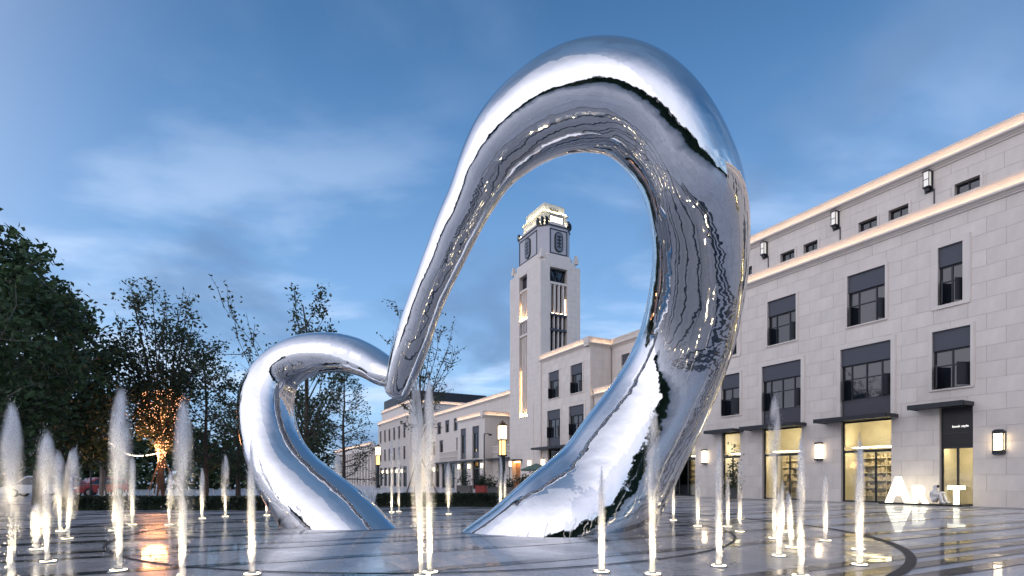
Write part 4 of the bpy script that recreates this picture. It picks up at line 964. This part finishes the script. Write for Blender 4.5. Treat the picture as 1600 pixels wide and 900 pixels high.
m.add(pr, [(4 * i + k, 4 * i + k + 1, 4 * i + k + 5, 4 * i + k + 4) for i in range(NA) for k in range(3)])
for i in range(18000):
    an = rg.uniform(R(190), R(385)); h, rr = oph(an); rr += rg.gauss(0, .8)
    leaf(m, Vector((rr * math.cos(an), rr * math.sin(an), h * min(1.05, rg.random() ** .5 * 1.03))), .55 * rg.uniform(.6, 1.3), rg)
tag(m.build('opposite_wood', LEAF_D), 'dark belt of trees across the square, mirrored in the steel', 'wood', None, 'stuff')

# ------------------------------------------------------------------ cars
TYRE = mat('tyre', (.015, .015, .016), .8); RIM = mat('wheel_rim', (.45, .45, .47), .3, .9); CGL = mat('car_glass', (.01, .012, .015), .03, spec=1)
def car(label, colr, px, y, rz, L_=4.4, Wd=1.75, Hh=1.5, van=False):
    t = thing('parked_car', label, 'car', atd(px, y), rz, 'cars parked under the left trees')
    pm = mat('car_paint', colr, .25); pm.node_tree.nodes['Principled BSDF'].inputs['Coat Weight'].default_value = .6
    hl = L_ / 2; hw = Wd / 2
    if van: up = [(-hl + .05, .95), (-hl + .15, Hh - .05), (-hl + .4, Hh), (hl - 1.6, Hh), (hl - .75, .98)]
    else: up = [(-hl + .05, .92), (-hl + .7, Hh - .12), (-hl + 1.2, Hh), (hl - 2.0, Hh), (hl - 1.1, .92)]
    low = [(-hl, .42), (-hl + .05, .92), (hl - .9, .94), (hl - .12, .78), (hl, .55), (hl - .05, .28), (-hl + .08, .28)]
    m = MB()
    def sec(poly, w0, w1, z0, z1):
        f = lambda z: w0 + (w1 - w0) * (z - z0) / (z1 - z0)
        n = len(poly); vs = [(x, -f(z), z) for x, z in poly] + [(x, f(z), z) for x, z in poly]
        m.add(vs, [(i, (i + 1) % n, n + (i + 1) % n, n + i) for i in range(n)] + [tuple(range(n - 1, -1, -1)), tuple(range(n, 2 * n))])
    sec(low, hw - .03, hw, .28, .94); sec(up, hw - .02, hw - .22, .9, Hh)
    body = m.build('body', pm, t); bv = body.modifiers.new('bevel', 'BEVEL'); bv.width = .05; bv.segments = 2
    gz0, gz1 = .98, Hh - .09
    ins = [(up[1][0] + .12, gz1), (up[3][0] - .02, gz1), (up[4][0] - .2, gz0), (up[0][0] + .25, gz0)]
    for sgn in (-1, 1):
        fw = lambda z: (hw - .02 + (-.2) * (z - .9) / (Hh - .9)) * sgn + .012 * sgn
        mid = (ins[0][0] + ins[1][0]) / 2
        for a, b_ in ((0, 1), (1, 0)):
            q = [ins[0], (mid - .04, gz1), (mid - .04, gz0), ins[3]] if a == 0 else [(mid + .04, gz1), ins[1], ins[2], (mid + .04, gz0)]
            MB().add([(x, fw(z), z) for x, z in q] + [(x, fw(z) - .01 * sgn, z) for x, z in q], [(0, 1, 2, 3), (7, 6, 5, 4), (0, 4, 5, 1), (1, 5, 6, 2), (2, 6, 7, 3), (3, 7, 4, 0)]).build('side_window', CGL, t)
        for x in (-hl + .8, hl - .85):
            w_ = MB(); w_.prism([(.32 * math.cos(k * math.pi / 8), .32 * math.sin(k * math.pi / 8)) for k in range(16)], -.1, .1, lambda q, p, z: (p, q, z)); wo = w_.build('wheel', TYRE, t, (x, sgn * (hw - .09), .32))
            w_ = MB(); w_.prism([(.2 * math.cos(k * math.pi / 6), .2 * math.sin(k * math.pi / 6)) for k in range(12)], -.105, .105, lambda q, p, z: (p, q, z)); w_.build('rim', RIM, wo)
        MB().box(hl - .16, hl - .02, sgn * (hw - .3) - .16, sgn * (hw - .3) + .16, .6, .74).build('headlight', LAMPD, t); MB().box(-hl - .01, -hl + .1, sgn * (hw - .2) - .12, sgn * (hw - .2) + .12, .68, .88).build('tail_light', mat('tail_red', (.45, .02, .02), .3), t)
    def screen(xa, za, xb, zb, nm):
        dx, dz = zb - za, -(xb - xa); l = math.hypot(dx, dz); s_ = 1 if dx > 0 else -1; ox, oz = dx / l * .015, dz / l * .015
        if nm == 'rear_window': ox, oz = -abs(ox), abs(oz)
        else: ox, oz = abs(ox), abs(oz)
        wa, wb = hw - .16, hw - .3
        MB().add([(xa + ox, -wa, za + oz), (xa + ox, wa, za + oz), (xb + ox, wb, zb + oz), (xb + ox, -wb, zb + oz), (xa, -wa, za), (xa, wa, za), (xb, wb, zb), (xb, -wb, zb)], [(0, 1, 2, 3), (7, 6, 5, 4), (0, 4, 5, 1), (1, 5, 6, 2), (2, 6, 7, 3), (3, 7, 4, 0)]).build(nm, CGL, t)
    screen(up[4][0] - .06, gz0, up[3][0] + .05, gz1 + .02, 'windscreen'); screen(up[0][0] + .03, gz0, up[1][0] - .02, gz1 - .04, 'rear_window')
    MB().box(hl - .04, hl + .02, -.26, .26, .38, .50).build('number_plate', WH, t)
    return t
car('white car parked farthest left under the dark trees', (.72, .72, .72), 66, 43, R(200), 4.6, 1.8, 1.62, True)
car('white saloon car parked between the other white car and the lamp post', (.70, .70, .71), 108, 46, R(205), 4.5, 1.75, 1.46)
car('red hatchback parked right of the lamp post', (.45, .06, .05), 153, 45, R(245), 3.9, 1.7, 1.5, True)

# ------------------------------------------------------------------ street lamps, umbrella, planters
def column_lantern(px, y, ztop, label):
    s = ztop / 7.3; t = thing('column_lantern', label, 'street lamp', atd(px, y), ROT, 'lit column lanterns along the street')
    MB().box(-.3, .3, -.3, .3, 0, .5 * s).box(-.2, .2, -.2, .2, .5 * s, 3.7 * s).box(-.36, .36, -.36, .36, 3.7 * s, 3.85 * s).build('post', DARKM, t)
    MB().box(-.24, .24, -.24, .24, 3.85 * s, 5.3 * s).build('lower_glass', mat('amber_glass', (.9, .6, .3), .4, emit=(1, .55, .18), es=1.0), t)
    MB().box(-.33, .33, -.33, .33, 5.45 * s, 6.8 * s).build('upper_glass', mat('lantern_glass', (.9, .8, .6), .4, emit=(1, .78, .48), es=1.5), t)
    f = MB(); f.box(-.37, .37, -.37, .37, 5.3 * s, 5.45 * s).box(-.37, .37, -.37, .37, 6.8 * s, 6.95 * s).box(-.22, .22, -.22, .22, 6.95 * s, 7.15 * s).box(-.08, .08, -.08, .08, 7.15 * s, 7.35 * s)
    for a in (-1, 1):
        for b_ in (-1, 1): f.box(a * .34 - .025, a * .34 + .025, b_ * .34 - .025, b_ * .34 + .025, 5.45 * s, 6.8 * s).box(a * .25 - .03, a * .25 + .03, b_ * .25 - .03, b_ * .25 + .03, 3.85 * s, 5.3 * s)
    f.build('lantern_frame', mat('bronze', (.16, .10, .05), .4, .6), t)
column_lantern(785, 56, 7.3, 'lit column lantern with dark post in front of the terrace at the tower foot')
column_lantern(590.5, 92, 7.3, 'small far lit column lantern behind the conical tree')
t = thing('street_lamp', 'slim black lamp post with a short arm in front of the low block', 'street lamp', atd(756.5, 52))
MB().lathe([(.12, 0), (.12, .4), (.07, .5), (.05, 5.7)], n=8).tube([(0, 0, 5.65), (.35, 0, 5.68), (.7, 0, 5.62)], .035, 6).build('post', DARKM, t)
MB().box(.4, .75, -.1, .1, 5.5, 5.62).build('lamp_head', DARKM, t)
t = thing('street_lamp', 'black lamp post with flower-like cluster of lights under the dark left trees', 'street lamp', atd(142, 42))
MB().lathe([(.11, 0), (.11, .5), (.06, .6), (.05, 6.9)], n=8).build('post', DARKM, t)
m = MB(); rg = random.Random(3)
for k in range(26): m.ball((rg.gauss(0, .4), rg.gauss(0, .25), 6.3 + rg.gauss(0, .35)), .07, 4)
m.build('light_cluster', mat('pink_lamp', (.9, .6, .5), .4, emit=(1, .6, .45), es=.7), t)
m = MB()
for k in range(5): m.tube([(0, 0, 6.2), (.35 * math.cos(k * 1.26), .35 * math.sin(k * 1.26), 6.5), (.5 * math.cos(k * 1.26), .5 * math.sin(k * 1.26), 6.3)], .02, 4)
m.build('bracket', DARKM, t)
t = thing('parasol', 'green garden parasol standing at the foot of the tower', 'parasol', atd(838, 54))
m = MB(); n = 8
vs = [(0, 0, 2.95)] + [(1.55 * math.cos(k * math.pi / 4), 1.55 * math.sin(k * math.pi / 4), 2.35) for k in range(8)] + [(0, 0, 2.90)] + [(1.5 * math.cos(k * math.pi / 4), 1.5 * math.sin(k * math.pi / 4), 2.2) for k in range(8)]
fs = [(0, 1 + k, 1 + (k + 1) % 8) for k in range(8)] + [(9, 10 + (k + 1) % 8, 10 + k) for k in range(8)] + [(1 + k, 10 + k, 10 + (k + 1) % 8, 1 + (k + 1) % 8) for k in range(8)]
m.add(vs, fs).build('canopy', mat('green_canvas', (.10, .16, .13), .8), t); MB().lathe([(.3, 0), (.3, .08), (.03, .1), (.03, 2.9)], n=8).build('pole', DARKM, t)
def planter(px, y, w_, h_, colr, label, seed, bush=.5):
    t = thing('planter', label, 'planter', atd(px, y), ROT * .3, 'planters in front of the street shops'); pm = mat('planter_side', colr, .6, var=.15)
    m = MB(); m.box(-w_ / 2, w_ / 2, -.35, .35, .06, h_)
    for a in (-1, 1):
        for b_ in (-1, 1): m.box(a * (w_ / 2 - .06) - .06, a * (w_ / 2 - .06) + .06, b_ * .3 - .06, b_ * .3 + .06, 0, .06)
    m.box(-w_ / 2 - .03, w_ / 2 + .03, -.38, .38, h_, h_ + .06); m.build('box', pm, t); rg = random.Random(seed); c = MB()
    for i in range(500): leaf(c, Vector((rg.gauss(0, w_ * .26), rg.gauss(0, .2), h_ + abs(rg.gauss(0, bush * .55)))), .09 * rg.uniform(.6, 1.3), rg)
    c.build('shrub', LEAF_S, t)
planter(823, 40, 1.7, 1.05, (.30, .13, .05), 'brown wooden planter beside the foot of the big loop', 1)
planter(752, 46, .8, .8, (.35, .05, .04), 'red planter with a shrub below the low block', 2, .8)
planter(766, 50, 1.6, .6, (.10, .10, .10), 'dark planter with a wide shrub right of the red planter', 3, .9)
planter(796, 50, 1.6, .6, (.14, .13, .12), 'dark planter with a shrub below the column lantern', 4, .8)
planter(726, 56, 1.5, .7, (.12, .11, .10), 'dark planter with a tall loose shrub left of the red planter', 5, 1.6)
planter(1147, 36, .9, .7, (.05, .05, .05), 'black planter with tall plant at the shop next to the big loop', 6, 2.0)

# ------------------------------------------------------------------ lit letters and the seated white figure
def wl2(a, t_): return W(a, t_)
art = thing('letter_sign', 'lit white letters A R T standing on a dark plinth in front of the shops', 'sign', W(-3.1, -.95), ROT)
MB().box(-.78, 3.0, -.35, .45, 0.0, .10).build('plinth', BLACK, art)
def letter(ch, x0, x1, h, off):
    me = text_mesh(ch, 1, .11, 'letter', LETTER, off); xs = [v.co.x for v in me.vertices]; ys = [v.co.y for v in me.vertices]; a, b_, c, d = min(xs), max(xs), min(ys), max(ys)
    for v in me.vertices: x, y, z = v.co; v.co = (x0 + (x - a) / (b_ - a) * (x1 - x0), -z, .10 + (y - c) / (d - c) * h)
    me.update(); link('letter', me, art)
letter('A', -.6, .64, 1.38, .035); letter('R', .72, 1.40, .93, .03); letter('T', 2.28, 2.94, .92, .03)
fg = bpy.data.meshes.new('seated_figure'); J = {}
jv = [  # name, position, radius (local: x along the facade, -y to the viewer)
 ('pelvis', (0, 0, .20), .17), ('belly', (.02, 0, .38), .16), ('chest', (.07, -.01, .58), .17), ('neck', (.12, -.02, .70), .08), ('head0', (.15, -.03, .77), .11), ('head', (.17, -.04, .86), .135), ('crown', (.17, -.03, .95), .11),
 ('hipL', (.08, -.12, .17), .11), ('kneeL', (.40, -.17, .52), .085), ('ankL', (.50, -.17, .10), .07), ('toeL', (.64, -.18, .06), .06),
 ('hipR', (.08, .12, .17), .11), ('kneeR', (.42, .15, .50), .085), ('ankR', (.54, .15, .10), .07), ('toeR', (.68, .16, .06), .06),
 ('shL', (.10, -.20, .60), .085), ('elL', (.28, -.30, .46), .07), ('wrL', (.44, -.12, .58), .055), ('haL', (.50, -.02, .58), .055),
 ('shR', (.10, .19, .60), .085), ('elR', (.30, .28, .48), .07), ('wrR', (.46, .10, .56), .055), ('haR', (.50, .0, .53), .05)]
for i, q in enumerate(jv): J[q[0]] = i
ed = [('pelvis', 'belly'), ('belly', 'chest'), ('chest', 'neck'), ('neck', 'head0'), ('head0', 'head'), ('head', 'crown'), ('pelvis', 'hipL'), ('hipL', 'kneeL'), ('kneeL', 'ankL'), ('ankL', 'toeL'), ('pelvis', 'hipR'), ('hipR', 'kneeR'), ('kneeR', 'ankR'), ('ankR', 'toeR'),
      ('chest', 'shL'), ('shL', 'elL'), ('elL', 'wrL'), ('wrL', 'haL'), ('chest', 'shR'), ('shR', 'elR'), ('elR', 'wrR'), ('wrR', 'haR')]
fg.from_pydata([q[1] for q in jv], [(J[a], J[b_]) for a, b_ in ed], []); fo_ = bpy.data.objects.new('figure_tmp', fg); COL.objects.link(fo_)
fo_.modifiers.new('skin', 'SKIN'); ss = fo_.modifiers.new('sub', 'SUBSURF'); ss.levels = 2; ss.render_levels = 2
for i, q in enumerate(jv): sv = fg.skin_vertices[0].data[i]; sv.radius = (q[2], q[2]); sv.use_root = (i == 0)
dg = bpy.context.evaluated_depsgraph_get(); dg.update(); me = bpy.data.meshes.new_from_object(fo_.evaluated_get(dg)); bpy.data.objects.remove(fo_); me.name = 'body'
me.materials.clear(); me.materials.append(mat('white_figure', (.74, .71, .69), .55)); me.polygons.foreach_set('use_smooth', [True] * len(me.polygons))
ft_ = thing('seated_figure', 'white statue of a seated hooded figure hugging its knees between the letters R and T', 'statue', W(-1.48, -1.02, .10), ROT)
b_ = link('body', me, ft_); b_.scale = (1.0, 1.0, 1.0)
MB().ball((.285, -.075, .885), (.055, .085, .075), 8).build('visor', BLACK, ft_, smooth=True)
